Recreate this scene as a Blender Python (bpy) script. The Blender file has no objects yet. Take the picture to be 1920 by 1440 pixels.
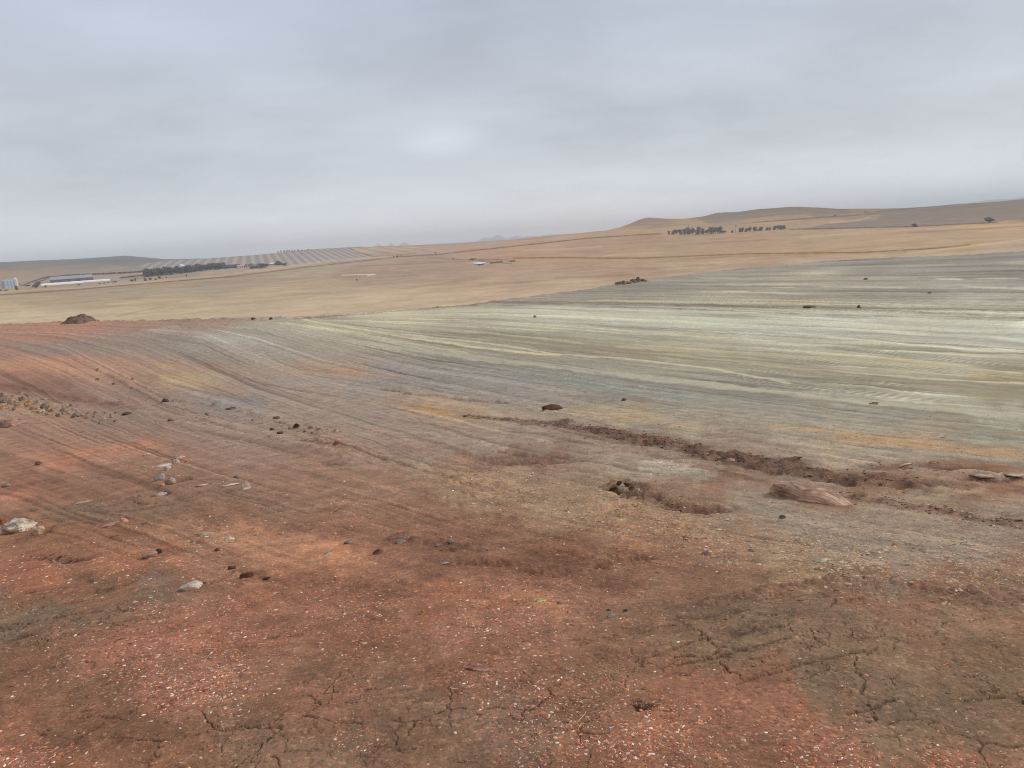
import bpy, math, random
import numpy as np
from mathutils import Matrix, Vector

sc = bpy.context.scene
col = sc.collection
R = math.radians

# ------------------------------------------------------------------ camera
H = 6.5                       # camera height above the graded pad (metres)
FPX = 1450.0                  # focal length in pixels of a 1920 px wide frame
PITCH, ROLL = R(10.70), R(3.6)
fwd = np.array([0, math.cos(PITCH), -math.sin(PITCH)])
r0 = np.array([1.0, 0, 0]); u0 = np.array([0, math.sin(PITCH), math.cos(PITCH)])
RT = math.cos(ROLL) * r0 - math.sin(ROLL) * u0
UP = math.sin(ROLL) * r0 + math.cos(ROLL) * u0
cam_d = bpy.data.cameras.new('camera')
cam_d.sensor_width = 36; cam_d.lens = 36 * FPX / 1920
cam_d.clip_start = 0.05; cam_d.clip_end = 200000
cam = bpy.data.objects.new('camera', cam_d); col.objects.link(cam)
m = Matrix.Identity(4)
for i in range(3):
    m[i][0] = RT[i]; m[i][1] = UP[i]; m[i][2] = -fwd[i]
m[2][3] = H
cam.matrix_world = m
sc.camera = cam

# ------------------------------------------------------------------ view, world, sun
sc.view_settings.view_transform = 'Standard'
sc.view_settings.look = 'None'
sc.view_settings.exposure = 0.0
sc.view_settings.gamma = 1.0
SUN_EL, SUN_AZ = 34.0, 64.0            # azimuth measured from the view direction towards the right
BETA = 1.5e-4                          # haze density per metre
GAIN = np.array([0.76, 0.82, 0.88])     # light falling on level ground for a white surface
sc.cycles.volume_bounces = 2
sc.cycles.use_denoising = True
sc.cycles.filter_width = 1.05
sc.cycles.denoising_input_passes = 'RGB_ALBEDO_NORMAL'
sc.cycles.denoising_prefilter = 'NONE'

def lin(c):
    c = np.asarray(c, float) / 255.0
    return np.where(c <= 0.04045, c / 12.92, ((c + 0.055) / 1.055) ** 2.4)

class NT:
    """tiny node helper"""
    def __init__(s, tree): s.t = tree; tree.nodes.clear()
    def n(s, typ, **kw):
        nd = s.t.nodes.new(typ)
        for k, v in kw.items():
            if k.startswith('i_'):
                key = k[2:]
                key = int(key) if key.isdigit() else key.replace('_', ' ')
                if hasattr(v, 'links') or isinstance(v, bpy.types.NodeSocket): s.t.links.new(v, nd.inputs[key])
                else: nd.inputs[key].default_value = v
            else: setattr(nd, k, v)
        return nd
    def math(s, op, a, b=None, c=None, clamp=False):
        nd = s.t.nodes.new('ShaderNodeMath'); nd.operation = op; nd.use_clamp = clamp
        for i, v in enumerate((a, b, c)):
            if v is None: continue
            if isinstance(v, bpy.types.NodeSocket): s.t.links.new(v, nd.inputs[i])
            else: nd.inputs[i].default_value = v
        return nd.outputs[0]
    def vmath(s, op, a, b=None):
        nd = s.t.nodes.new('ShaderNodeVectorMath'); nd.operation = op
        for i, v in enumerate((a, b)):
            if v is None: continue
            if isinstance(v, bpy.types.NodeSocket): s.t.links.new(v, nd.inputs[i])
            else: nd.inputs[i].default_value = v
        return nd.outputs['Value'] if op in ('DOT_PRODUCT', 'LENGTH') else nd.outputs[0]
    def noise(s, vec, scale, detail=3, rough=0.55, dist=0.0):
        nd = s.n('ShaderNodeTexNoise'); s.t.links.new(vec, nd.inputs['Vector'])
        nd.inputs['Scale'].default_value = scale; nd.inputs['Detail'].default_value = detail
        nd.inputs['Roughness'].default_value = rough; nd.inputs['Distortion'].default_value = dist
        return nd.outputs['Fac']
    def ramp(s, fac, a, b, lo=0.0, hi=1.0):
        nd = s.n('ShaderNodeMapRange'); s.t.links.new(fac, nd.inputs['Value']); nd.clamp = True
        nd.interpolation_type = 'SMOOTHSTEP'
        nd.inputs['From Min'].default_value = a; nd.inputs['From Max'].default_value = b
        nd.inputs['To Min'].default_value = lo; nd.inputs['To Max'].default_value = hi
        return nd.outputs[0]
    def mix(s, fac, a, b, mode='MIX'):
        nd = s.t.nodes.new('ShaderNodeMix'); nd.data_type = 'RGBA'; nd.blend_type = mode
        for k, v in ((0, fac), (6, a), (7, b)):
            if isinstance(v, bpy.types.NodeSocket): s.t.links.new(v, nd.inputs[k])
            else: nd.inputs[k].default_value = v
        return nd.outputs[2]
    def link(s, a, b): s.t.links.new(a, b)

def px_dir(u, v):
    u = np.asarray(u, float); v = np.asarray(v, float)
    d = fwd + ((u - 960) / FPX)[..., None] * RT - ((v - 720) / FPX)[..., None] * UP
    return d / np.linalg.norm(d, axis=-1, keepdims=True)

HZ = 0.42
def build_world():
    w = bpy.data.worlds.new('World'); sc.world = w; w.use_nodes = True
    t = NT(w.node_tree)
    sky = t.n('ShaderNodeTexSky'); sky.sky_type = 'NISHITA'; sky.sun_disc = False
    sky.sun_elevation = R(SUN_EL); sky.sun_rotation = R(SUN_AZ)
    sky.dust_density = 3.0
    tc = t.n('ShaderNodeTexCoord')
    g = tc.outputs['Generated']
    sep = t.n('ShaderNodeSeparateXYZ'); t.link(g, sep.inputs[0])
    z = t.math('MAXIMUM', sep.outputs[2], 0.0)
    zz = t.math('ADD', z, 0.24)
    px = t.math('DIVIDE', sep.outputs[0], zz); py = t.math('DIVIDE', sep.outputs[1], zz)
    cmb = t.n('ShaderNodeCombineXYZ'); t.link(px, cmb.inputs[0]); t.link(py, cmb.inputs[1])
    cv = cmb.outputs[0]
    rot = t.n('ShaderNodeMapping'); t.link(cv, rot.inputs[0])
    rot.inputs['Rotation'].default_value = (0, 0, R(-14)); rot.inputs['Scale'].default_value = (0.75, 1.0, 1)
    a = t.noise(rot.outputs[0], 1.1, 6, 0.52, 0.5)
    b = t.noise(rot.outputs[0], 3.6, 6, 0.55, 0.35)
    n = t.math('ADD', t.math('MULTIPLY', a, 0.62), t.math('MULTIPLY', b, 0.38))
    n = t.math('SUBTRACT', n, 0.5)
    # cloud cover base brightness by height: paler near the horizon
    val = t.math('ADD', t.math('ADD', t.ramp(z, 0.0, 0.34, 0.05, 0.0), t.ramp(z, 0.0, 0.10, HZ, 0.0)), t.math('MULTIPLY', n, 0.75))
    # thick and thin places of the cloud layer (each at its own direction)
    spots = [(830, 262, 0.045, 0.13), (850, 290, 0.15, 0.07), (1420, 232, 0.19, -0.10), (1100, 245, 0.12, -0.05), (1760, 60, 0.22, -0.08),
             (1000, 90, 0.26, -0.07), (100, 150, 0.2, -0.02), (420, 330, 0.2, -0.05), (80, 330, 0.16, -0.045), (330, 60, 0.16, 0.05),
             (1840, 130, 0.1, 0.05), (1250, 140, 0.2, 0.05), (1500, 330, 0.16, 0.04), (620, 380, 0.16, 0.05), (1850, 330, 0.12, 0.04), (150, 450, 0.12, 0.03)]
    for (u, v, s, amp) in spots:
        amp = amp * 1.35
        d = px_dir(u, v)
        df = t.vmath('SUBTRACT', g, tuple(float(q) for q in d))
        sc_ = t.vmath('MULTIPLY', df, (1.0, 1.0, 2.6))
        ln = t.vmath('LENGTH', sc_)
        nn = t.math('MULTIPLY', t.math('SUBTRACT', b, 0.5), 0.12)
        f = t.ramp(t.math('ADD', ln, nn), 0.0, s * 1.5, amp, 0.0)
        val = t.math('ADD', val, f)
    # bluish for thin cloud, greyer low down
    base = t.mix(t.ramp(z, 0.02, 0.34), (*[float(q) * 10 for q in lin((197, 205, 213))], 1), (*[float(q) * 10 for q in lin((188, 197, 214))], 1))
    k = t.math('ADD', val, 1.05)
    kk = t.n('ShaderNodeCombineXYZ')
    for i in range(3): t.link(k, kk.inputs[i])
    cloud = t.mix(1.0, base, kk.outputs[0], 'MULTIPLY')
    cov = t.mix(0.93, sky.outputs[0], cloud)
    bg = t.n('ShaderNodeBackground'); t.link(cov, bg.inputs[0]); bg.inputs[1].default_value = 0.1
    out = t.n('ShaderNodeOutputWorld'); t.link(bg.outputs[0], out.inputs[0])
build_world()

sd = bpy.data.lights.new('sun', 'SUN'); sd.energy = 1.5; sd.angle = R(16); sd.color = (1.0, 0.97, 0.93)
sun = bpy.data.objects.new('sun', sd); col.objects.link(sun)
sv = Vector((math.sin(R(SUN_AZ)) * math.cos(R(SUN_EL)), math.cos(R(SUN_AZ)) * math.cos(R(SUN_EL)), math.sin(R(SUN_EL))))
sun.rotation_euler = (-sv).to_track_quat('-Z', 'Y').to_euler()

# ------------------------------------------------------------------ noise in numpy
def _hash(ix, iy, seed):
    n = (ix.astype(np.int64) * 374761393 + iy.astype(np.int64) * 668265263 + seed * 1274126177) & 0xFFFFFFFF
    n = ((n ^ (n >> 13)) * 1274126177) & 0xFFFFFFFF
    n = ((n ^ (n >> 16)) * 2246822519) & 0xFFFFFFFF
    return ((n ^ (n >> 15)) & 0xFFFFFF) / float(0xFFFFFF)
def vn(x, y, seed=0):
    """gradient noise, about -0.7..0.7"""
    x = np.asarray(x, float); y = np.asarray(y, float)
    xi = np.floor(x); yi = np.floor(y); fx = x - xi; fy = y - yi
    sx = fx * fx * fx * (fx * (fx * 6 - 15) + 10); sy = fy * fy * fy * (fy * (fy * 6 - 15) + 10)
    def gr(ax, ay):
        a = _hash(xi + ax, yi + ay, seed) * 2 * np.pi
        return np.cos(a) * (fx - ax) + np.sin(a) * (fy - ay)
    a = gr(0, 0); b = gr(1, 0); c = gr(0, 1); d = gr(1, 1)
    return (a + (b - a) * sx) * (1 - sy) + (c + (d - c) * sx) * sy
def fbm(x, y, seed=0, o=4, g=0.5):
    s = 0; a = 1
    for i in range(o):
        s = s + a * vn(x * 2 ** i + 17.3 * i, y * 2 ** i - 9.1 * i, seed + i); a *= g
    return s
def worley(x, y, seed=0):
    """distance to nearest cell border (approx) and cell id value"""
    xi = np.floor(x); yi = np.floor(y)
    d1 = np.full(np.shape(x), 9.0); d2 = np.full(np.shape(x), 9.0); cid = np.zeros(np.shape(x))
    for dx in (-1, 0, 1):
        for dy in (-1, 0, 1):
            cx = xi + dx; cy = yi + dy
            h1 = _hash(cx, cy, seed); h2 = _hash(cx, cy, seed + 77)
            d = np.hypot(cx + 0.15 + 0.7 * h1 - x, cy + 0.15 + 0.7 * h2 - y)
            nr = d < d1
            d2 = np.where(nr, d1, np.minimum(d2, d)); cid = np.where(nr, h1, cid); d1 = np.where(nr, d, d1)
    return d2 - d1, cid
def sstep(a, b, x):
    t = np.clip((x - a) / (b - a), 0, 1); return t * t * (3 - 2 * t)

# ------------------------------------------------------------------ projection helpers
def to_px(x, y, z):
    dx, dy, dz = x, y, z - H
    f = dy * fwd[1] + dz * fwd[2] + dx * fwd[0]
    ff = np.where(f > 0.05, f, 0.05)
    u = 960 + FPX * (dx * RT[0] + dy * RT[1] + dz * RT[2]) / ff
    v = 720 - FPX * (dx * UP[0] + dy * UP[1] + dz * UP[2]) / ff
    return np.where(f > 0.05, u, 1e5), np.where(f > 0.05, v, 1e5)
def hor(u): return 506.0 - 0.0629 * np.asarray(u, float)
def azel(u, v):
    d = px_dir(u, v)
    return np.arctan2(d[..., 0], d[..., 1]), np.arctan2(d[..., 2], np.hypot(d[..., 0], d[..., 1]))

# ------------------------------------------------------------------ near ground: big shape
PR = np.array([0.0, 1.0, 2.3, 3.6, 5, 8, 12, 16, 22, 29, 37, 45, 53, 62, 80, 140])
PH = np.array([1.60, 1.61, 1.70, 1.90, 2.15, 2.72, 3.25, 3.72, 4.45, 5.15, 5.75, 6.15, 6.38, 6.47, 6.5, 6.5])
_rr = np.linspace(0, 140, 5601); _hh = np.interp(_rr, PR, PH)
_k = np.exp(-0.5 * (np.arange(-60, 61) / 20.0) ** 2); _k /= _k.sum()
_hh = np.convolve(np.pad(_hh, 60, mode='edge'), _k, 'valid')
EDGE_PX = [(-500, 640), (0, 608), (120, 604), (250, 602), (380, 600), (500, 598), (560, 597), (640, 590), (760, 580), (880, 572), (930, 565), (1000, 555),
           (1100, 543), (1155, 533), (1210, 525), (1300, 514), (1400, 503), (1500, 495), (1600, 487), (1760, 480), (1920, 473), (2400, 440)]
_e = np.array(EDGE_PX, float); _ea, _ee = azel(_e[:, 0], _e[:, 1])
_er = H / np.tan(-_ee)
def edge_r(az):
    return np.interp(az, _ea, _er) + 0.5 * fbm(az * 60, az * 0, 5, 3) * 2
def z_macro(x, y):
    r = np.hypot(x, y)
    z = H - np.interp(r, _rr, _hh)
    k = sstep(3, 20, r)
    z = z + k * 0.16 * fbm(x / 14.0, y / 14.0, 3, 2)
    return z
def unproject(u, v, zf=z_macro, r0=1.0, r1=140.0, n=6000):
    d = px_dir(np.array([u]), np.array([v]))[0]
    hr = math.hypot(d[0], d[1])
    rs = r0 * (r1 / r0) ** (np.linspace(0, 1, n))
    x = d[0] / hr * rs; y = d[1] / hr * rs; zr = H + d[2] / hr * rs
    g = zf(x, y) - zr
    i = np.argmax(g >= 0)
    if g[i] < 0: i = n - 1
    return float(x[i]), float(y[i]), float(zf(x[i:i + 1], y[i:i + 1])[0]), float(rs[i])

# strokes: (pixel polyline, half width m, height m, roughness m, colour or None, alpha)
DK = (98, 72, 58); DK2 = (112, 84, 68)
STROKES = [
    ([(1040, 793), (1120, 803), (1250, 832), (1340, 853), (1450, 869), (1560, 888), (1640, 898), (1715, 910)], 0.36, 0.0, 0.085, (84, 60, 48), 0.98),
    ([(1300, 858), (1400, 876), (1500, 893), (1600, 908), (1700, 915)], 0.14, -0.06, 0.02, (88, 63, 50), 0.7),
    ([(1120, 801), (1230, 826), (1320, 846)], 0.22, 0.03, 0.05, (105, 78, 62), 0.6),
    ([(1570, 922), (1660, 938), (1760, 958), (1850, 975), (1960, 992)], 0.20, 0.03, 0.05, (96, 70, 57), 0.85),
    ([(1220, 857), (1290, 873), (1380, 893), (1440, 903)], 0.09, 0.015, 0.025, (104, 80, 66), 0.7),
    ([(715, 731), (760, 738), (860, 748), (950, 756)], 0.12, -0.05, 0.03, (98, 76, 62), 0.85),
    ([(715, 727), (760, 734), (860, 744), (950, 752)], 0.2, 0.05, 0.02, (158, 142, 124), 0.4),
    ([(870, 778), (960, 787), (1050, 797), (1120, 806)], 0.20, -0.02, 0.05, (100, 78, 64), 0.8),
    ([(740, 755), (850, 772), (960, 790), (1080, 812), (1180, 835), (1260, 862)], 0.10, -0.02, 0.03, (112, 88, 72), 0.6),
    ([(960, 808), (1060, 822), (1150, 838), (1240, 858)], 0.08, -0.02, 0.03, (108, 82, 68), 0.7),
    ([(890, 848), (940, 846), (990, 854), (1040, 858)], 0.16, -0.05, 0.02, (98, 72, 58), 0.8),
    ([(910, 858), (960, 868), (1030, 868)], 0.24, -0.09, 0.015, (112, 86, 70), 0.7),
    ([(0, 722), (50, 728), (110, 738), (170, 752), (260, 768)], 0.35, 0.08, 0.05, (116, 84, 70), 0.85),
    ([(0, 738), (60, 748), (130, 768), (170, 780)], 0.35, 0.05, 0.09, (150, 128, 108), 0.8),
    ([(200, 700), (260, 722), (320, 748), (430, 764), (520, 790), (620, 812)], 0.28, 0.07, 0.05, (146, 122, 104), 0.4),
    ([(230, 745), (330, 770), (440, 800), (560, 832), (700, 868)], 0.16, 0.04, 0.02, (150, 124, 106), 0.3),
    ([(300, 790), (420, 815), (540, 848), (640, 880)], 0.12, -0.03, 0.02, (116, 90, 74), 0.5),
    ([(0, 655), (60, 650), (110, 645)], 0.5, 0.10, 0.06, (128, 112, 104), 0.6),
    ([(560, 812), (680, 850), (800, 885), (960, 915), (1140, 945), (1300, 1000)], 0.2, 0.03, 0.03, (168, 138, 108), 0.45),
    ([(1655, 875), (1700, 870), (1740, 872)], 0.30, -0.07, 0.05, (92, 66, 54), 0.85),
    ([(1780, 873), (1850, 880), (1900, 890)], 0.15, -0.04, 0.03, (100, 74, 60), 0.8),
    ([(1820, 893), (1880, 896), (1950, 894)], 0.16, -0.08, 0.03, (78, 58, 48), 0.85),
    ([(1800, 886), (1860, 887), (1930, 888)], 0.10, 0.05, 0.01, (176, 160, 142), 0.8),
    ([(1155, 918), (1180, 925), (1205, 932)], 0.13, -0.10, 0.03, (66, 48, 38), 0.9),
    ([(1215, 925), (1245, 938), (1280, 948), (1310, 952)], 0.20, -0.08, 0.06, (88, 62, 50), 0.95),
    ([(1140, 912), (1175, 906), (1215, 916)], 0.06, 0.07, 0.03, (104, 80, 64), 0.8),
    # berm and ditch lines on the far pad
    ([(925, 567), (1010, 569), (1120, 571), (1300, 572), (1500, 577), (1700, 585), (1930, 597)], 0.5, 0.10, 0.05, (116, 108, 92), 0.75),
    ([(560, 599), (640, 593), (760, 583), (880, 574), (930, 568)], 0.6, 0.12, 0.10, (116, 98, 84), 0.8),
    ([(1150, 575), (1300, 580), (1500, 588), (1930, 602)], 0.35, 0.0, 0.0, (120, 112, 98), 0.8),
    # streaks left of centre, near
    ([(1000, 1085), (1100, 1062), (1180, 1040)], 0.10, -0.035, 0.02, (98, 68, 54), 0.75),
    ([(860, 1055), (940, 1058), (1010, 1070)], 0.10, -0.03, 0.02, (104, 72, 57), 0.6),
    ([(740, 1008), (830, 1020), (900, 1030)], 0.12, 0.02, 0.03, (108, 82, 68), 0.7),
    ([(1000, 1000), (1100, 1022), (1220, 1040)], 0.08, -0.02, 0.015, (112, 82, 66), 0.5),
    ([(70, 1045), (120, 1048), (150, 1050)], 0.09, -0.045, 0.04, (82, 64, 50), 0.9),
    ([(130, 1075), (170, 1095)], 0.08, -0.02, 0.03, (96, 74, 58), 0.7),
    ([(50, 1112), (95, 1106), (140, 1103)], 0.02, -0.02, 0.01, (84, 66, 52), 0.9),
    ([(183, 1110), (215, 1103), (245, 1094)], 0.03, -0.03, 0.015, (82, 64, 52), 0.9),
    ([(1190, 1325), (1203, 1330), (1216, 1326)], 0.022, -0.03, 0.02, (52, 42, 34), 0.95),
    ([(1225, 1233), (1290, 1208), (1330, 1200)], 0.010, -0.014, 0.008, (84, 64, 50), 0.8),
    ([(1260, 1248), (1330, 1237), (1400, 1218), (1480, 1205)], 0.009, -0.014, 0.006, (80, 64, 52), 0.8),
    ([(1380, 1282), (1450, 1262), (1540, 1240), (1640, 1222)], 0.008, -0.013, 0.006, (82, 66, 54), 0.75),
    ([(1590, 1342), (1640, 1330), (1675, 1312)], 0.009, -0.014, 0.006, (76, 60, 48), 0.8),
    ([(1810, 1312), (1850, 1308), (1880, 1304)], 0.008, -0.014, 0.004, (76, 58, 44), 0.8),
    ([(1250, 1165), (1330, 1160), (1400, 1150)], 0.03, -0.012, 0.012, (92, 76, 62), 0.7),
    ([(1380, 1190), (1440, 1180)], 0.05, -0.01, 0.02, (88, 72, 60), 0.6),
    ([(1560, 1075), (1620, 1085), (1660, 1100), (1800, 1120), (1920, 1130)], 0.15, 0.03, 0.03, (124, 94, 78), 0.5),
    ([(1330, 1140), (1440, 1118), (1560, 1100), (1640, 1085)], 0.06, 0.02, 0.02, (118, 90, 74), 0.5),
    ([(145, 1385), (200, 1352), (245, 1332)], 0.010, -0.016, 0.006, (78, 60, 46), 0.8),
    ([(240, 1350), (180, 1335), (140, 1340)], 0.008, -0.01, 0.004, (84, 66, 50), 0.6),
    ([(500, 1190), (560, 1186)], 0.02, -0.015, 0.008, (86, 64, 50), 0.7),
    ([(400, 1090), (440, 1066), (500, 1085)], 0.05, -0.02, 0.02, (96, 68, 52), 0.6),
    ([(610, 868), (640, 868)], 0.08, -0.04, 0.03, (90, 64, 52), 0.8),
    ([(560, 826), (620, 833)], 0.08, -0.02, 0.02, (92, 68, 54), 0.6),
    ([(300, 912), (345, 900)], 0.10, -0.05, 0.03, (80, 58, 46), 0.85),
    ([(240, 935), (270, 945), (360, 930)], 0.05, -0.03, 0.01, (92, 72, 58), 0.7),
    ([(60, 955), (120, 950), (200, 960), (280, 950), (330, 940)], 0.07, -0.03, 0.02, (98, 80, 66), 0.7),
    ([(20, 1008), (80, 1000), (95, 985)], 0.06, -0.04, 0.02, (96, 68, 50), 0.8),
    ([(200, 1130), (110, 1178), (20, 1200)], 0.03, -0.015, 0.008, (84, 74, 64), 0.7),
    ([(0, 1182), (70, 1165), (150, 1150), (250, 1140)], 0.025, -0.015, 0.01, (84, 74, 64), 0.7),
]
_S = []
for pts, w, h, rg, c, al in STROKES:
    P = []
    for (u, v) in pts:
        x, y, z, r = unproject(u, v); P.append((x, y))
    kk = .8 if r > 5 else 1.0
    _S.append((np.array(P), w * (.85 if r > 5 else 1), h * kk, rg * kk * 1.0, None if c is None else tuple(np.array(c) * .8 + np.array((126, 100, 82)) * .2), al * .8))

def seg_dist(x, y, P):
    d = np.full(x.shape, 1e9)
    for i in range(len(P) - 1):
        ax, ay = P[i]; bx, by = P[i + 1]
        L2 = (bx - ax) ** 2 + (by - ay) ** 2 + 1e-9
        t = np.clip(((x - ax) * (bx - ax) + (y - ay) * (by - ay)) / L2, 0, 1)
        d = np.minimum(d, np.hypot(x - ax - t * (bx - ax), y - ay - t * (by - ay)))
    return d
VA = R(-38.7)
STEP = 0.062            # degrees between mesh columns (about one pixel of a 1024 wide frame)
def uv_lines(x, y):
    """along / across the grader and dozer lines"""
    return x * math.sin(VA) + y * math.cos(VA), x * math.cos(VA) - y * math.sin(VA)

GUIDES = [
    [(-400, 440), (1155, 470), (1500, 455), (1920, 430)],
    [(-400, 520), (560, 540), (925, 545), (1920, 560)], [(-400, 585), (300, 592), (560, 590), (925, 563), (1300, 572), (1920, 600)], [(-400, 592), (400, 597), (560, 600), (900, 618), (1300, 648), (1920, 690)],
    [(-400, 600), (400, 600), (560, 605), (800, 648), (1200, 710), (1700, 775), (1920, 792)], [(-400, 606), (300, 606), (480, 614), (600, 650), (800, 698), (1200, 760), (1600, 820), (1920, 852)],
    [(-400, 612), (200, 612), (380, 618), (450, 652), (600, 708), (860, 752), (1040, 795), (1350, 850), (1710, 905), (1920, 932)], [(-400, 622), (100, 620), (250, 632), (350, 672), (480, 730), (700, 800), (900, 860), (1200, 920), (1450, 965), (1920, 1050)],
    [(-400, 640), (0, 630), (120, 650), (200, 690), (310, 750), (520, 800), (700, 860), (900, 925), (1150, 985), (1500, 1060), (1920, 1130)], [(-400, 660), (-60, 660), (60, 715), (150, 770), (300, 830), (480, 880), (700, 935), (1000, 1010), (1300, 1090), (1920, 1260)],
    [(-400, 700), (-200, 720), (0, 795), (150, 850), (300, 900), (600, 985), (900, 1070), (1200, 1160), (1920, 1430)], [(-400, 900), (0, 980), (300, 1080), (600, 1200), (900, 1330), (1200, 1460), (1920, 1800)]]
def flow(u, v):
    ys = []
    for g in GUIDES:
        g = np.array(g, float); ys.append(np.interp(u, g[:, 0], g[:, 1]))
    ys = np.array(ys); psi = np.full(u.shape, 0.0)
    for k in range(len(ys) - 1):
        t = (v - ys[k]) / np.maximum(ys[k + 1] - ys[k], 2); psi = np.where(v >= ys[k], k + np.clip(t, 0, 1), psi)
    return psi
def streaks(u, v, x, y, r, seed):
    psi = flow(u, v) + .035 * fbm(x / (.35 * r + .3), y / (.35 * r + .3), seed + 9, 3)
    L = u / 620.0
    s = .55 * vn(psi * 2.2, L * .7, seed) + .8 * vn(psi * 6, L * 1.1, seed + 1) + 1.0 * vn(psi * 15, L * 1.8, seed + 2) + .8 * vn(psi * 33, L * 3.2, seed + 3) + .5 * vn(psi * 62, L * 5, seed + 4)
    l1 = np.exp(-(vn(psi * 5, L * .8, seed + 11) / .075) ** 2) * sstep(-.2, .3, vn(psi * 3, L * 2, seed + 12)); l2 = np.exp(-(vn(psi * 6.5, L * .7, seed + 13) / .065) ** 2) * sstep(-.1, .3, vn(psi * 4, L * 2, seed + 14))
    s = s + 1.2 * l1 - 1.5 * l2
    return psi, s
# mud that has cracked: (cx, cy, rx, ry) in the picture, placed on the ground
CRACK = [(1560, 1230, 420, 110), (1800, 1330, 330, 110), (960, 1370, 260, 90), (90, 1180, 240, 70), (460, 1400, 170, 60), (600, 1320, 160, 60), (1300, 1300, 130, 60), (170, 950, 230, 45), (330, 1340, 200, 60)]
SPECK = [(300, 1240, 210, 60, 1.0), (380, 1290, 120, 50, 0.9), (330, 1140, 100, 20, 0.6), (950, 1130, 230, 60, 0.5), (700, 1180, 260, 60, 0.45), (470, 1000, 90, 30, 0.6),
         (1120, 1350, 200, 90, 0.8), (1350, 1400, 240, 50, 0.9), (60, 1080, 160, 50, 0.6), (640, 1380, 80, 40, 0.5), (560, 1120, 200, 70, 0.4), (30, 1420, 120, 40, 0.7),
         (760, 960, 260, 50, 0.3), (1250, 1010, 200, 40, 0.3), (330, 1020, 120, 30, 0.5), (230, 1060, 120, 30, 0.6), (1700, 1440, 200, 40, 0.7), (900, 1280, 150, 40, 0.5)]
def ell(u, v, cx, cy, rx, ry):
    return np.exp(-(((u - cx) / rx) ** 2 + ((v - cy) / ry) ** 2))

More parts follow.
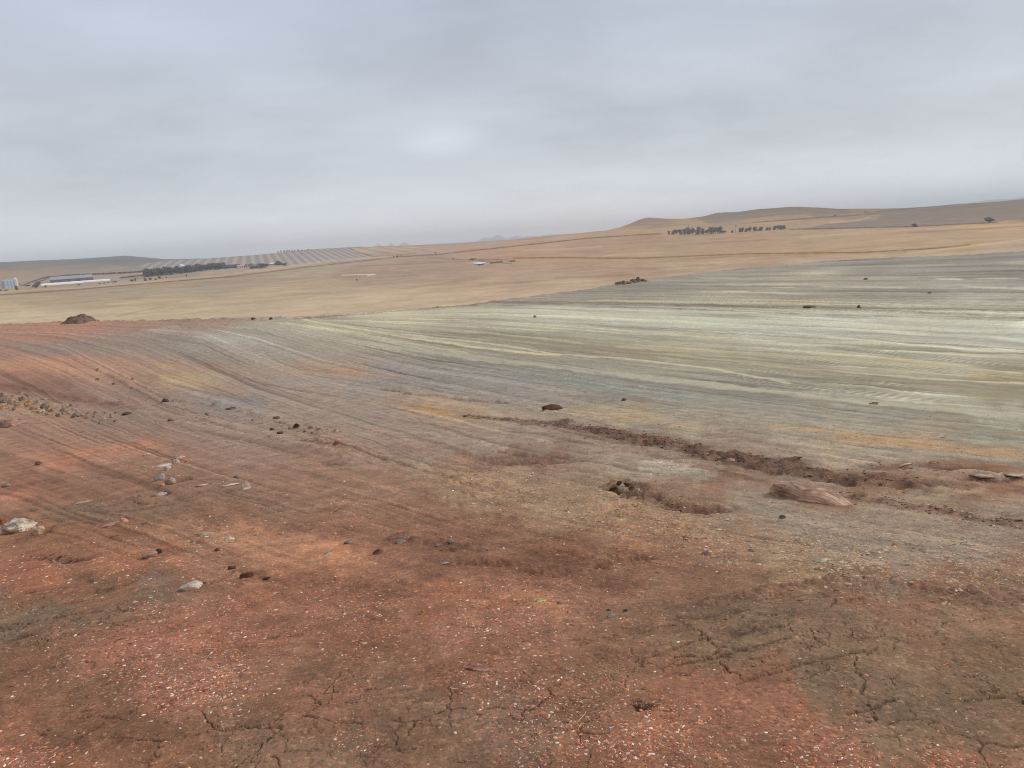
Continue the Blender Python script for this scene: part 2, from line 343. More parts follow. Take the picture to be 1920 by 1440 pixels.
def detail(x, y, z0, sp):
    """height detail, crack and disturbed-soil masks. sp: local mesh spacing (m)"""
    u, v = to_px(x, y, z0)
    r = np.hypot(x, y)
    dz = np.zeros_like(x)
    # general roughness of the soil
    for lam, a in ((2.6, 0.035), (1.1, 0.022), (0.5, 0.014), (0.22, 0.0085), (0.1, 0.0060), (0.045, 0.0038), (0.02, 0.0021), (.01, .0011)):
        f = sstep(1.6, 3.2, lam / sp) * (1 if lam > .3 else 1.0)
        nn = vn(x / lam + .3 * vn(x / lam * .7, y / lam * .7, 5), y / lam, int(lam * 1000))
        dz += f * a * (1.25 * nn if lam > .3 else (.75 * nn + .8 * (np.abs(nn) * 1.6 - .4)))
    # dragged streaks along the working direction
    U, V = uv_lines(x, y)
    wob = 1.2 * fbm(U / 16, V / 16, 41, 2)
    k2 = sstep(2.2, 6, r) * (.55 + .45 * sstep(100, 500, u))
    psi, st = streaks(u, v, x, y, r, 900)
    dz += k2 * st * 0.0015 * np.clip(r, 3, 30) * (.6 + .8 * np.clip(fbm(x / (.2 * r), y / (.2 * r), 933, 2), -.5, 1)) * sstep(110, 50, r)
    bandk = vn(psi * 8, u / 700, 930); lugm = sstep(.2, .34, bandk) * k2 * sstep(45, 30, r) * sstep(-.1, .2, vn(u / 160, psi * 3, 934)) * (.35 + .65 * sstep(700, 1000, u))
    dz += lugm * .012 * np.sin(2 * np.pi * U / .27 + 2 * psi * 8)
    az_ = np.arctan2(x, y); lr_ = np.log(np.maximum(r, .3)); px_ = r * R(STEP)
    cr = vn(az_ / R(STEP * 2.4), lr_ / R(STEP * 2.4) * .22, 45) + .8 * vn(az_ / R(STEP * 5), lr_ / R(STEP * 5) * .25, 46)
    dz += 0.25 * px_ * cr * (r < 70)
    # near ridges of small crumbs crossing the view
    wr = sstep(9, 4, r)
    a2 = R(63); U2 = x * math.sin(a2) + y * math.cos(a2); V2 = x * math.cos(a2) - y * math.sin(a2)
    rid = vn(U2 / 0.9, (V2 + .15 * vn(x / .6, y / .6, 9)) / 0.11, 71)
    dz += wr * 0.022 * np.clip(rid, -0.4, 0.2) * sstep(-.1, .3, vn(x / .9, y / .7, 73))
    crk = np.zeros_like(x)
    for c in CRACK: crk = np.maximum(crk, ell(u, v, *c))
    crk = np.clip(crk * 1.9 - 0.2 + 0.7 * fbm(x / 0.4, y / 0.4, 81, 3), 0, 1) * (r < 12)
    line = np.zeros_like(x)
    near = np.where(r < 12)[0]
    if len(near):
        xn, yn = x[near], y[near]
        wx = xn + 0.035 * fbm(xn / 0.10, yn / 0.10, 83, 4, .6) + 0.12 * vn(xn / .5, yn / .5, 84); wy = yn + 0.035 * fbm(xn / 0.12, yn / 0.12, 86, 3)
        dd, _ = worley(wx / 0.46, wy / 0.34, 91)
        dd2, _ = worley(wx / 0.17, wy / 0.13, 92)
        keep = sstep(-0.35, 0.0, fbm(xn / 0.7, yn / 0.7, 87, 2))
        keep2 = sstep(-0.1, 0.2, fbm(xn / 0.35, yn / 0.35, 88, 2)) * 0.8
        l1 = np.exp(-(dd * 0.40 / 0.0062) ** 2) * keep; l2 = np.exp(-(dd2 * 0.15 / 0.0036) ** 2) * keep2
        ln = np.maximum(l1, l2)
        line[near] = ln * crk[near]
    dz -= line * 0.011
    # strokes
    dist = np.zeros_like(x); ccol = []
    for P, w, h, rg, c, al in _S:
        mg = w * 4.2
        sel = np.where((x > P[:, 0].min() - mg) & (x < P[:, 0].max() + mg) & (y > P[:, 1].min() - mg) & (y < P[:, 1].max() + mg))[0]
        if not len(sel): continue
        xs, ys = x[sel], y[sel]
        d = seg_dist(xs, ys, P)
        d = d + w * 1.1 * fbm(xs / (w * 2.2), ys / (w * 2.2), 101, 5, 0.65) + w * 1.5 * vn(xs / (w * 6), ys / (w * 6), 131) + w * .15
        g = np.exp(-(np.maximum(d, 0) / w) ** 2)
        rough = 0
        for lam in (w * 1.5, w * 0.6, w * 0.27, w * 0.12):
            rough = rough + sstep(1.6, 3.0, lam / sp[sel]) * (lam / w) ** 0.45 * vn(xs / lam, ys / lam, 111 + int(lam * 50))
        dz[sel] += g * (h + rg * rough * 1.3)
        dist[sel] = np.maximum(dist[sel], g * min(1, rg / 0.03))
        if c is not None: ccol.append((sel, np.clip(g * 1.5, 0, 1) * al, c))
    return dz, crk, line, dist, ccol, u, v

# ------------------------------------------------------------------ near ground: soil colours
GC = """-100 600 172 122 100|100 612 174 122 100|250 610 162 120 102|380 606 150 122 104|50 632 162 118 98|0 660 152 112 94|0 690 184 128 100|100 680 180 128 102|200 690 174 132 108|60 655 134 118 108|160 645 142 124 112
300 640 142 128 114|300 620 154 134 122|450 635 160 156 144|380 645 150 142 130|400 670 147 132 117|550 660 150 142 128|500 620 152 148 132|200 740 140 114 100|350 715 172 150 112|300 690 165 132 108|250 712 158 120 98|450 755 132 128 126|400 735 148 126 112
500 720 150 128 114|0 705 140 98 82|50 725 120 86 72|120 745 126 98 84|50 770 156 128 108|120 780 150 118 98|200 775 140 116 102|100 860 172 116 92|200 840 172 120 96|150 820 158 116 96|0 800 152 112 92|0 850 148 110 88|300 800 142 114 98|270 870 140 104 84|400 800 148 122 108|480 805 152 128 112|100 920 128 88 68|50 935 160 108 86|0 925 148 100 80|160 905 132 96 76|300 900 128 94 76|200 960 112 94 80|120 975 118 92 72|330 950 120 98 80|420 915 126 100 84|380 960 126 92 74
100 1010 136 96 72|220 1005 140 96 74|60 1080 166 106 82|10 1040 142 98 76|250 1060 158 106 82|150 1060 140 98 76|330 1020 152 116 92|200 1110 122 94 74|100 1120 144 102 80|50 1170 112 98 84|0 1200 108 96 84|150 1160 116 98 82|300 1130 118 100 88|230 1150 126 98 80|250 1220 168 114 96|330 1230 166 112 94|180 1200 150 104 84|60 1240 122 94 74|400 1280 165 114 97|340 1320 158 108 90|100 1300 128 96 76|200 1310 120 90 72|0 1290 130 90 70|50 1400 148 98 78|0 1430 160 106 88|300 1380 122 90 72|180 1400 120 88 68|450 1380 117 97 82|400 1330 124 96 78
600 1030 202 142 114|570 1040 186 130 104|480 1010 184 134 108|540 1010 160 114 92|700 1000 134 98 80|600 980 132 96 80|600 900 146 110 90|550 940 140 108 92|500 860 152 120 104|450 880 146 112 96|700 860 150 122 106|600 850 136 104 88|700 900 142 110 92|780 880 152 132 118|900 1000 130 94 78|800 960 132 98 82|850 1050 120 84 70|780 1050 150 104 86|900 1130 154 108 90|950 1120 168 120 98|1000 1160 142 100 82|860 1100 138 94 76|700 1120 132 92 74|620 1100 136 94 76|800 1230 136 96 78|700 1220 130 90 72|650 1270 128 92 74|500 1200 138 94 76|480 1130 146 98 78|400 1180 150 102 84|560 1290 124 92 74
900 1360 120 98 84|960 1350 118 98 86|800 1390 120 96 80|700 1340 126 96 80|640 1400 122 98 84|620 1330 142 102 84|1000 1280 140 98 80|1100 1230 124 94 76|1040 1220 136 96 78|1100 1100 142 102 84|1060 1040 112 78 64|1000 1050 124 86 70|1150 1070 118 82 66|980 1130 162 116 96|1150 1140 132 106 88|1200 1020 140 105 84|1280 1030 144 108 86|1100 950 162 136 106|1040 940 154 130 104|950 920 160 132 104|1000 970 146 116 92|900 900 162 132 104|860 880 156 124 100|1150 960 158 128 100|1200 980 150 116 90|1270 882 156 142 126|1160 880 150 134 116|1000 860 112 86 72|940 860 126 98 82|1080 890 148 124 106|1130 860 148 130 114
1340 900 122 96 80|1320 920 128 100 84|1300 950 130 106 90|1340 870 134 112 96|1400 920 146 132 118|1600 905 120 94 76|1700 920 122 94 76|1660 935 156 138 120|1750 920 160 144 126|1800 915 152 132 112|1850 910 130 98 78|1900 940 124 92 72|1800 880 130 104 86|1750 870 142 118 98|1600 870 142 124 106|1500 970 156 142 126|1400 960 152 138 122|1300 980 146 122 104|1700 1000 152 136 120|1600 980 152 138 122|1850 1020 150 136 122|1900 990 140 120 104|1780 1040 146 132 118|1400 1050 164 138 110|1300 1015 154 124 98|1340 1060 140 108 88|1500 1085 156 128 98|1450 1040 160 136 110|1560 1050 152 132 112|1650 1050 156 138 118|1300 1080 132 98 82|1220 1080 126 88 72|1700 1110 134 100 84|1600 1110 122 90 74|1850 1130 138 108 90|1780 1090 132 98 82|1900 1080 134 104 88|1850 1060 142 122 106
1500 1150 126 104 88|1580 1160 124 104 86|1400 1140 120 96 80|1280 1140 120 92 76|1400 1200 110 96 82|1320 1190 106 90 76|1600 1250 116 98 80|1700 1200 122 102 84|1850 1200 114 94 74|1920 1180 122 96 78|1400 1290 108 94 80|1480 1280 110 96 82|1520 1320 108 94 80|1300 1250 114 96 80|1200 1250 130 98 80|1150 1190 130 98 82|1300 1330 148 98 78|1240 1290 134 98 78|1400 1350 150 100 82|1200 1400 148 100 80|1100 1400 134 94 74|1150 1310 130 96 76|1500 1390 148 102 82|1460 1345 144 98 78|1600 1400 142 102 82|1700 1330 114 100 84|1620 1340 112 96 82|1680 1390 118 98 80|1850 1350 114 97 80|1750 1400 120 98 80|1800 1430 142 98 78|1900 1440 124 96 76|1700 1440 144 98 78|1900 1270 110 92 74|1760 1280 116 98 80
700 640 152 144 127|640 610 168 164 138|580 605 154 148 126|760 600 186 182 150|800 700 142 137 130|720 690 146 138 130|900 720 140 136 128|840 680 144 140 128|650 690 168 138 115|600 680 156 138 118|700 720 140 132 124|1000 740 146 138 126|1100 720 132 136 126|1040 700 136 138 126|950 690 140 138 126|1300 740 142 142 130|1200 730 136 138 128|1500 760 144 142 126|1700 790 147 144 127|1400 740 140 142 128|1900 830 142 140 120|1850 800 146 146 126|1500 790 150 140 122|1600 815 160 142 112|1720 835 162 142 114|1800 845 150 142 120|1150 780 164 146 112|1250 795 156 144 118|820 772 172 142 104|770 765 160 132 106|880 775 160 134 106|1000 800 145 128 112|950 820 142 120 106|1100 825 140 120 102|1200 820 142 126 110|1300 830 136 118 102|1400 835 144 128 112|1500 850 142 126 108|600 760 148 130 114|700 780 146 128 114|650 810 152 126 108|600 720 150 134 120|800 810 146 126 110|800 845 142 118 102|1100 860 145 126 110|900 830 148 128 114|1700 855 150 138 120|1900 865 156 146 126|1600 845 156 142 124
800 592 186 180 148|860 586 180 176 150|1000 610 182 182 156|900 610 172 170 144|1100 590 186 188 166|1200 600 190 194 174|1300 600 192 197 177|1400 610 192 198 178|1500 620 190 195 178|1600 600 196 202 186|1700 630 192 192 172|1800 620 196 200 184|1900 630 196 200 184|1000 580 188 188 168|1100 625 180 178 152|1300 640 172 168 140|1500 650 184 182 158|1400 670 150 144 118|1250 650 164 158 130|1200 665 146 138 114|1500 690 158 154 128|1100 655 150 142 118|1300 690 152 148 126|1000 640 160 154 130|900 640 158 150 126|1000 665 154 146 124|850 640 150 142 122|1600 670 176 174 146|1700 690 166 162 130|1800 680 176 174 150|1900 690 172 166 130|1900 720 158 148 116|1800 730 158 152 124|1920 740 150 140 112|1600 720 152 148 124|1700 730 158 154 128|1400 710 148 146 128|1600 745 160 158 138|1750 760 168 168 148|1900 785 172 172 150|1100 680 148 144 126
980 566 150 140 124|1100 558 150 145 126|1250 545 146 142 126|1400 540 148 143 126|1350 560 168 162 138|1550 566 164 158 132|1600 510 148 142 130|1500 515 150 144 128|1400 520 146 140 126|1800 500 145 138 125|1900 490 142 138 126|1700 490 146 140 128|1700 520 158 152 140|1600 540 152 148 130|1780 524 172 168 154|1700 555 152 148 132|1900 545 164 162 146|1500 560 150 145 125|1850 570 170 168 150|1900 560 158 155 138|1700 600 190 190 170|1900 600 190 194 178|1300 530 146 140 126|2000 640 184 186 168|2000 800 146 144 124|2000 1000 146 130 114|2000 1200 118 98 80|2000 1400 124 98 80|-100 750 150 114 94|-100 900 150 104 84|-100 1050 148 100 78|-100 1200 112 96 82|-100 1400 146 98 76|500 1500 130 96 78|1000 1500 128 96 80|1500 1500 142 98 78"""
_gc = np.array([[float(q) for q in s.split()] for ln in GC.split('\n') for s in ln.split('|')])
PATCH = [  # cx, cy, rx, ry, slope, colour, alpha
    (300, 618, 55, 6, -0.1, (166, 160, 146), .6), (430, 634, 60, 7, 0.0, (170, 172, 160), .6), (345, 716, 55, 9, 0.15, (184, 158, 106), .6), (300, 688, 30, 4, .1, (196, 160, 120), .6),
    (450, 754, 55, 9, 0.05, (124, 124, 128), .6), (560, 772, 40, 5, .15, (122, 116, 114), .5), (660, 694, 75, 5, 0.12, (184, 138, 110), .6), (440, 688, 50, 5, 0.1, (178, 134, 108), .5), (820, 772, 60, 6, 0.12, (196, 150, 92), .8),
    (1180, 785, 100, 8, 0.12, (176, 148, 102), .5), 
    (1250, 876, 42, 12, 0.1, (182, 174, 158), .8), (790, 882, 22, 10, 0, (170, 156, 144), .6), (50, 932, 55, 7, 0.1, (184, 116, 94), .6), (80, 948, 25, 3, 0, (190, 120, 98), .6), (600, 1028, 45, 18, -0.2, (216, 152, 122), .8), (480, 995, 40, 6, 0, (202, 144, 112), .6), (180, 846, 70, 14, -.2, (196, 128, 100), .6),
    (930, 1120, 80, 22, 0.2, (180, 126, 102), .5), (1480, 1092, 60, 8, -0.1, (180, 150, 114), .6), (1430, 1072, 45, 8, 0.1, (166, 140, 104), .5), (940, 1330, 60, 24, -0.1, (116, 100, 94), .6), (290, 1128, 34, 14, -0.1, (104, 96, 88), .8),
    (1500, 1245, 220, 50, -0.05, (108, 98, 86), .5), (60, 1165, 90, 34, -.1, (100, 92, 82), .6), (380, 1335, 40, 9, 0, (112, 100, 92), .5), (1880, 708, 90, 12, .05, (156, 134, 84), .6), (820, 578, 60, 5, 0, (186, 178, 120), .6),
    (780, 593, 60, 4, .05, (182, 178, 110), .5), (1480, 566, 60, 3, 0, (184, 170, 112), .6), (700, 655, 90, 6, .1, (180, 178, 150), .45), (640, 618, 90, 3, .13, (204, 200, 150), .7), (480, 616, 60, 3, .1, (176, 172, 140), .5),
    (900, 703, 100, 10, .12, (132, 138, 142), .5), (1080, 722, 90, 8, .1, (126, 142, 134), .5), (1240, 742, 90, 7, .12, (132, 146, 144), .5), (1500, 784, 120, 6, .1, (138, 146, 142), .4), (40, 785, 70, 10, 0, (176, 128, 98), .4),
    (1760, 927, 60, 9, .05, (176, 158, 136), .5), (1860, 880, 50, 10, 0, (142, 104, 80), .6), (1640, 885, 120, 14, .1, (140, 106, 84), .5), (60, 765, 70, 8, .1, (184, 138, 104), .5)]

def warm(c):
    c = np.array(c, float); red = np.clip((c[..., 0] - c[..., 1] - 14) / 40, 0, 1)[..., None]
    lumt = c.mean(-1, keepdims=True); k = np.clip((lumt - 118) / 60, 0, 1) * red
    c = c * (1 - .15 * k) * np.array([.985, .985, .93])
    grn = np.clip((c[..., 1] - c[..., 0] + 10) / 12, 0, 1)[..., None]
    c = c + red * np.array([0, 1, -3])
    c = c + (1 - red) * np.clip(c[..., 1:2] - c[..., 2:3] - 6, 0, 40) * np.array([0.0, -.03, .15]) + grn * np.array([2, -2.5, -3]) - grn * np.clip((lumt - 165) / 30, 0, 1) * 9
    dkg = np.clip((128 - lumt) / 30, 0, 1) * (1 - red); c = c + dkg * np.array([15, 8, 2])
    return lin(np.clip(c, 0, 255))
PADLINES = [  # long scraper and wheel lines on the pad: pixel path, colour, half width px, strength
    ([(925, 566), (1050, 566), (1254, 570), (1458, 575), (1616, 577), (1910, 582), (2100, 586)], (112, 104, 88), 1.3, .85), ([(1390, 588), (1639, 590), (1920, 598), (2100, 602)], (122, 122, 104), 1.2, .7), ([(1730, 659), (1920, 664), (2100, 668)], (118, 116, 96), 1.4, .7),
    ([(1100, 563), (1254, 565), (1458, 569), (1560, 571)], (188, 184, 154), 1.8, .7), ([(1000, 575), (1086, 578), (1322, 585), (1640, 590), (1900, 605)], (198, 202, 184), 2.6, .6), ([(700, 586), (900, 580), (1200, 592), (1500, 606), (1920, 622)], (196, 198, 176), 3.5, .5),
    ([(1304, 521), (1385, 522)], (176, 172, 154), 1, .7), ([(1353, 547), (1403, 547)], (196, 192, 172), 1.5, .9), ([(1425, 549), (1465, 549)], (182, 178, 158), 1, .8), ([(1444, 539), (1494, 539)], (178, 174, 154), .9, .8), ([(1541, 538), (1702, 539)], (182, 178, 160), 1, .8), ([(1755, 523), (1805, 524)], (198, 192, 174), 1.6, .9),
    ([(1830, 522), (1910, 522)], (184, 178, 162), 1.2, .8), ([(1807, 537), (1920, 541), (2000, 543)], (190, 188, 172), 2.2, .8), ([(1548, 516), (1752, 516), (1920, 513)], (116, 108, 96), 1.1, .75), ([(1330, 536), (1370, 537)], (116, 108, 94), 1, .7), ([(1830, 549), (1960, 549)], (118, 112, 98), 1, .7), ([(1400, 529), (1560, 526), (1700, 527)], (128, 120, 106), 1.3, .5), ([(1600, 500), (1800, 496)], (156, 150, 136), 1.4, .6), ([(1480, 508), (1560, 507)], (166, 160, 142), 1, .6), ([(1200, 551), (1330, 549)], (160, 154, 134), 1.2, .6),
    ([(760, 626), (900, 642), (1050, 664), (1186, 673), (1322, 689), (1485, 719)], (196, 190, 160), 1.5, .75), ([(640, 640), (760, 652), (900, 672), (1050, 688), (1276, 716), (1458, 733), (1639, 754), (1820, 773), (1920, 780), (2050, 790)], (172, 170, 152), 5, .75), ([(760, 662), (900, 680), (1050, 696), (1276, 724), (1458, 741), (1639, 763), (1820, 783), (1920, 792)], (124, 122, 108), 1.6, .55),
    ([(1250, 664), (1367, 677), (1503, 691), (1684, 705), (1843, 716), (1920, 719), (2050, 725)], (192, 184, 148), 1.4, .75), ([(900, 622), (1050, 641), (1367, 680), (1639, 712), (1866, 738), (1960, 746)], (132, 126, 102), 9, .42), ([(1050, 633), (1250, 652), (1500, 668), (1920, 690)], (136, 130, 106), 5, .4), ([(1150, 650), (1350, 660), (1600, 676), (1920, 702)], (188, 184, 152), 3, .4), ([(1300, 632), (1500, 645), (1700, 640)], (196, 194, 170), 3, .4),
    ([(1500, 660), (1700, 676), (1920, 700)], (190, 186, 150), 1.8, .5), ([(1450, 640), (1650, 650), (1750, 655)], (132, 126, 104), 2, .45), ([(560, 598), (620, 608), (760, 632), (900, 652), (1050, 667)], (200, 196, 156), 1.6, .85), ([(575, 604), (640, 620), (760, 643), (880, 662)], (186, 182, 148), 1.4, .7), ([(600, 600), (700, 606), (900, 622), (1100, 644)], (180, 174, 146), 1.5, .6), ([(620, 604), (760, 620), (900, 634), (1060, 655)], (120, 112, 94), 1.3, .6), ([(700, 600), (900, 608), (1100, 622), (1250, 640)], (138, 132, 112), 1.6, .5), ([(820, 620), (950, 640), (1100, 658), (1250, 676)], (122, 114, 94), 1.8, .5),
    ([(1435, 800), (1548, 811), (1639, 824), (1730, 831), (1911, 849)], (172, 142, 112), 4.2, .7), ([(1500, 806), (1639, 822), (1760, 834)], (182, 142, 98), 2.2, .55), ([(1560, 821), (1650, 832), (1780, 842), (1960, 858)], (178, 142, 106), 3.2, .6), ([(1600, 814), (1740, 826), (1911, 843)], (122, 110, 90), 1.3, .6), ([(1590, 836), (1740, 848), (1920, 862)], (170, 158, 142), 2.4, .5), ([(1380, 812), (1500, 826), (1600, 835)], (166, 152, 132), 2.4, .5), ([(1100, 760), (1300, 778), (1500, 798)], (150, 140, 124), 1.6, .5), ([(1060, 742), (1250, 752), (1450, 772), (1700, 800)], (124, 118, 108), 1.3, .5), ([(1000, 712), (1200, 732), (1400, 752)], (154, 156, 146), 2, .4), ([(1500, 770), (1700, 792), (1920, 816)], (128, 126, 116), 1.6, .5), ([(1450, 782), (1650, 800), (1920, 828)], (160, 158, 144), 1.4, .5),
    ([(430, 702), (500, 720), (560, 732), (640, 744)], (112, 94, 82), 1.6, .7), ([(487, 640), (500, 664), (530, 682), (580, 695), (640, 700)], (122, 114, 104), 2.2, .55), ([(190, 650), (200, 634), (260, 618), (340, 606)], (128, 112, 100), 1.6, .5), ([(230, 690), (300, 715), (380, 735), (470, 752)], (120, 102, 90), 2, .5), ([(560, 700), (640, 712), (760, 730)], (124, 108, 96), 1.6, .5), ([(0, 680), (100, 688), (200, 700), (260, 716)], (190, 146, 116), 4, .4), ([(300, 702), (380, 718), (470, 740)], (176, 142, 112), 2.5, .5), ([(520, 690), (600, 702), (700, 706)], (178, 142, 118), 2.5, .5), ([(0, 724), (60, 732), (120, 746), (180, 758)], (112, 84, 72), 3, .6),
    ([(300, 785), (400, 800), (520, 822), (640, 850)], (168, 146, 128), 2.4, .45), ([(340, 800), (450, 818), (560, 842)], (118, 98, 86), 2, .5), ([(260, 770), (380, 785), (480, 800)], (160, 140, 124), 2.4, .45), ([(640, 790), (800, 812), (950, 842)], (166, 148, 130), 2.4, .4), ([(600, 770), (760, 790), (900, 810)], (120, 104, 92), 1.8, .45), ([(700, 830), (860, 850), (1000, 845)], (122, 104, 90), 2, .4), ([(1000, 880), (1150, 905), (1300, 900)], (128, 108, 92), 2, .4), ([(1200, 800), (1340, 815), (1500, 836)], (124, 108, 94), 1.8, .5),
    ([(1660, 940), (1760, 930), (1850, 915)], (170, 150, 130), 4, .5), ([(1400, 905), (1550, 912), (1700, 926)], (126, 98, 80), 5, .4), ([(1750, 865), (1850, 872), (1960, 880)], (122, 92, 74), 4, .5), ([(1640, 868), (1760, 862), (1900, 874)], (118, 92, 76), 3, .5)]
LUGS = [([(1100, 628), (1350, 645), (1503, 652), (1700, 666), (1911, 684)], 5), ([(1150, 640), (1322, 655), (1600, 680), (1900, 706)], 5), ([(1340, 704), (1480, 722), (1640, 738), (1800, 752)], 5), ([(1300, 578), (1600, 583), (1900, 590)], 2.5), ([(1200, 615), (1500, 632), (1900, 652)], 4), ([(1100, 660), (1300, 680), (1500, 700), (1750, 728)], 5), ([(480, 640), (500, 668), (560, 694)], 6), ([(430, 790), (520, 812), (620, 838)], 10), ([(300, 790), (420, 815), (540, 845)], 12), ([(900, 690), (1100, 712), (1300, 738)], 5)]
def soil_colour(x, y, u, v, r):
    # boundaries wander with the ground, not with the picture
    s = np.clip(v - hor(u), 10, 1200)
    w1 = fbm(x / (0.16 * r + .2), y / (0.16 * r + .2), 201, 6, .68); w2 = fbm(x / (0.13 * r + .2), y / (0.2 * r + .2), 211, 6, .68)
    nf = sstep(200, 450, s); uu = u + (35 + 60 * nf) * w1; vv = v + (.04 + .08 * nf) * s * w2
    acc = np.zeros((len(x), 3)); ws = np.zeros(len(x))
    gx, gy = _gc[:, 0], _gc[:, 1]; gcol = warm(_gc[:, 2:5])
    B = 20000
    for i in range(0, len(x), B):
        a = slice(i, i + B)
        sy = 2600.0 / (s[a] + 260)
        d2 = (uu[a, None] - gx) ** 2 + ((vv[a, None] - gy) * sy[:, None]) ** 2 + 120.0
        w = d2 ** -2.4
        wb = (d2 + 3000) ** -1.6; cb = (wb @ gcol) / wb.sum(1)[:, None]
        acc[a] = (w @ gcol) / w.sum(1)[:, None] * (.5 - .1 * nf[a])[:, None] + cb * (.5 + .1 * nf[a])[:, None]
    c = acc; lum = c @ np.array([.3, .6, .1]); dsat = .12 + .08 * sstep(480, 300, s); c = c * (1 - dsat[:, None]) + lum[:, None] * dsat[:, None]
    w3 = fbm(x / (0.03 * r + .08), y / (0.05 * r + .08), 221, 5, .7)
    for cx, cy, rx, ry, sl, cc, al in PATCH:
        q = np.exp(-(((uu - cx) / rx) ** 2 + ((v + 0.03 * s * w2 - cy - sl * (uu - cx)) / ry) ** 2) * 0.9)
        q = (sstep(.2, .8, q * 1.25 + .8 * w3) * np.clip(q * 2.5, 0, 1) * al * .5)[:, None]
        c = c * (1 - q) + warm(cc) * q
    return c

def mesh_grid(name, X, Y, Z, closed, cols=None, attrs=None):
    nr, na = X.shape
    co = np.stack([X, Y, Z], -1).reshape(-1, 3).astype(np.float32)
    i = np.arange(nr - 1)[:, None]; j = np.arange(na if closed else na - 1)[None, :]
    j2 = (j + 1) % na
    q = np.stack([i * na + j, i * na + j2, (i + 1) * na + j2, (i + 1) * na + j], -1).reshape(-1, 4)
    # azimuth grows clockwise seen from above, so flip for upward normals
    q = q[:, ::-1]
    me = bpy.data.meshes.new(name)
    me.vertices.add(len(co)); me.vertices.foreach_set('co', co.ravel())
    me.loops.add(q.size); me.loops.foreach_set('vertex_index', q.ravel().astype(np.int32))
    me.polygons.add(len(q)); me.polygons.foreach_set('loop_start', np.arange(0, q.size, 4, dtype=np.int32))
    me.update(calc_edges=True)
    me.shade_smooth()
    if cols is not None:
        at = me.color_attributes.new('Col', 'FLOAT_COLOR', 'POINT')
        c4 = np.concatenate([np.clip(cols, 0, 1), np.ones((len(cols), 1))], 1).astype(np.float32)
        at.data.foreach_set('color', c4.ravel())
    for k, v in (attrs or {}).items():
        at = me.attributes.new(k, 'FLOAT', 'POINT'); at.data.foreach_set('value', v.astype(np.float32).ravel())
    o = bpy.data.objects.new(name, me); col.objects.link(o)
    return o

def azimuths(lo, hi, step, coarse):
    a = list(np.arange(R(lo), R(hi), R(step)))
    b = list(np.arange(R(hi), R(lo) + 2 * math.pi - R(coarse) * .3, R(coarse)))
    return np.array(a + b)

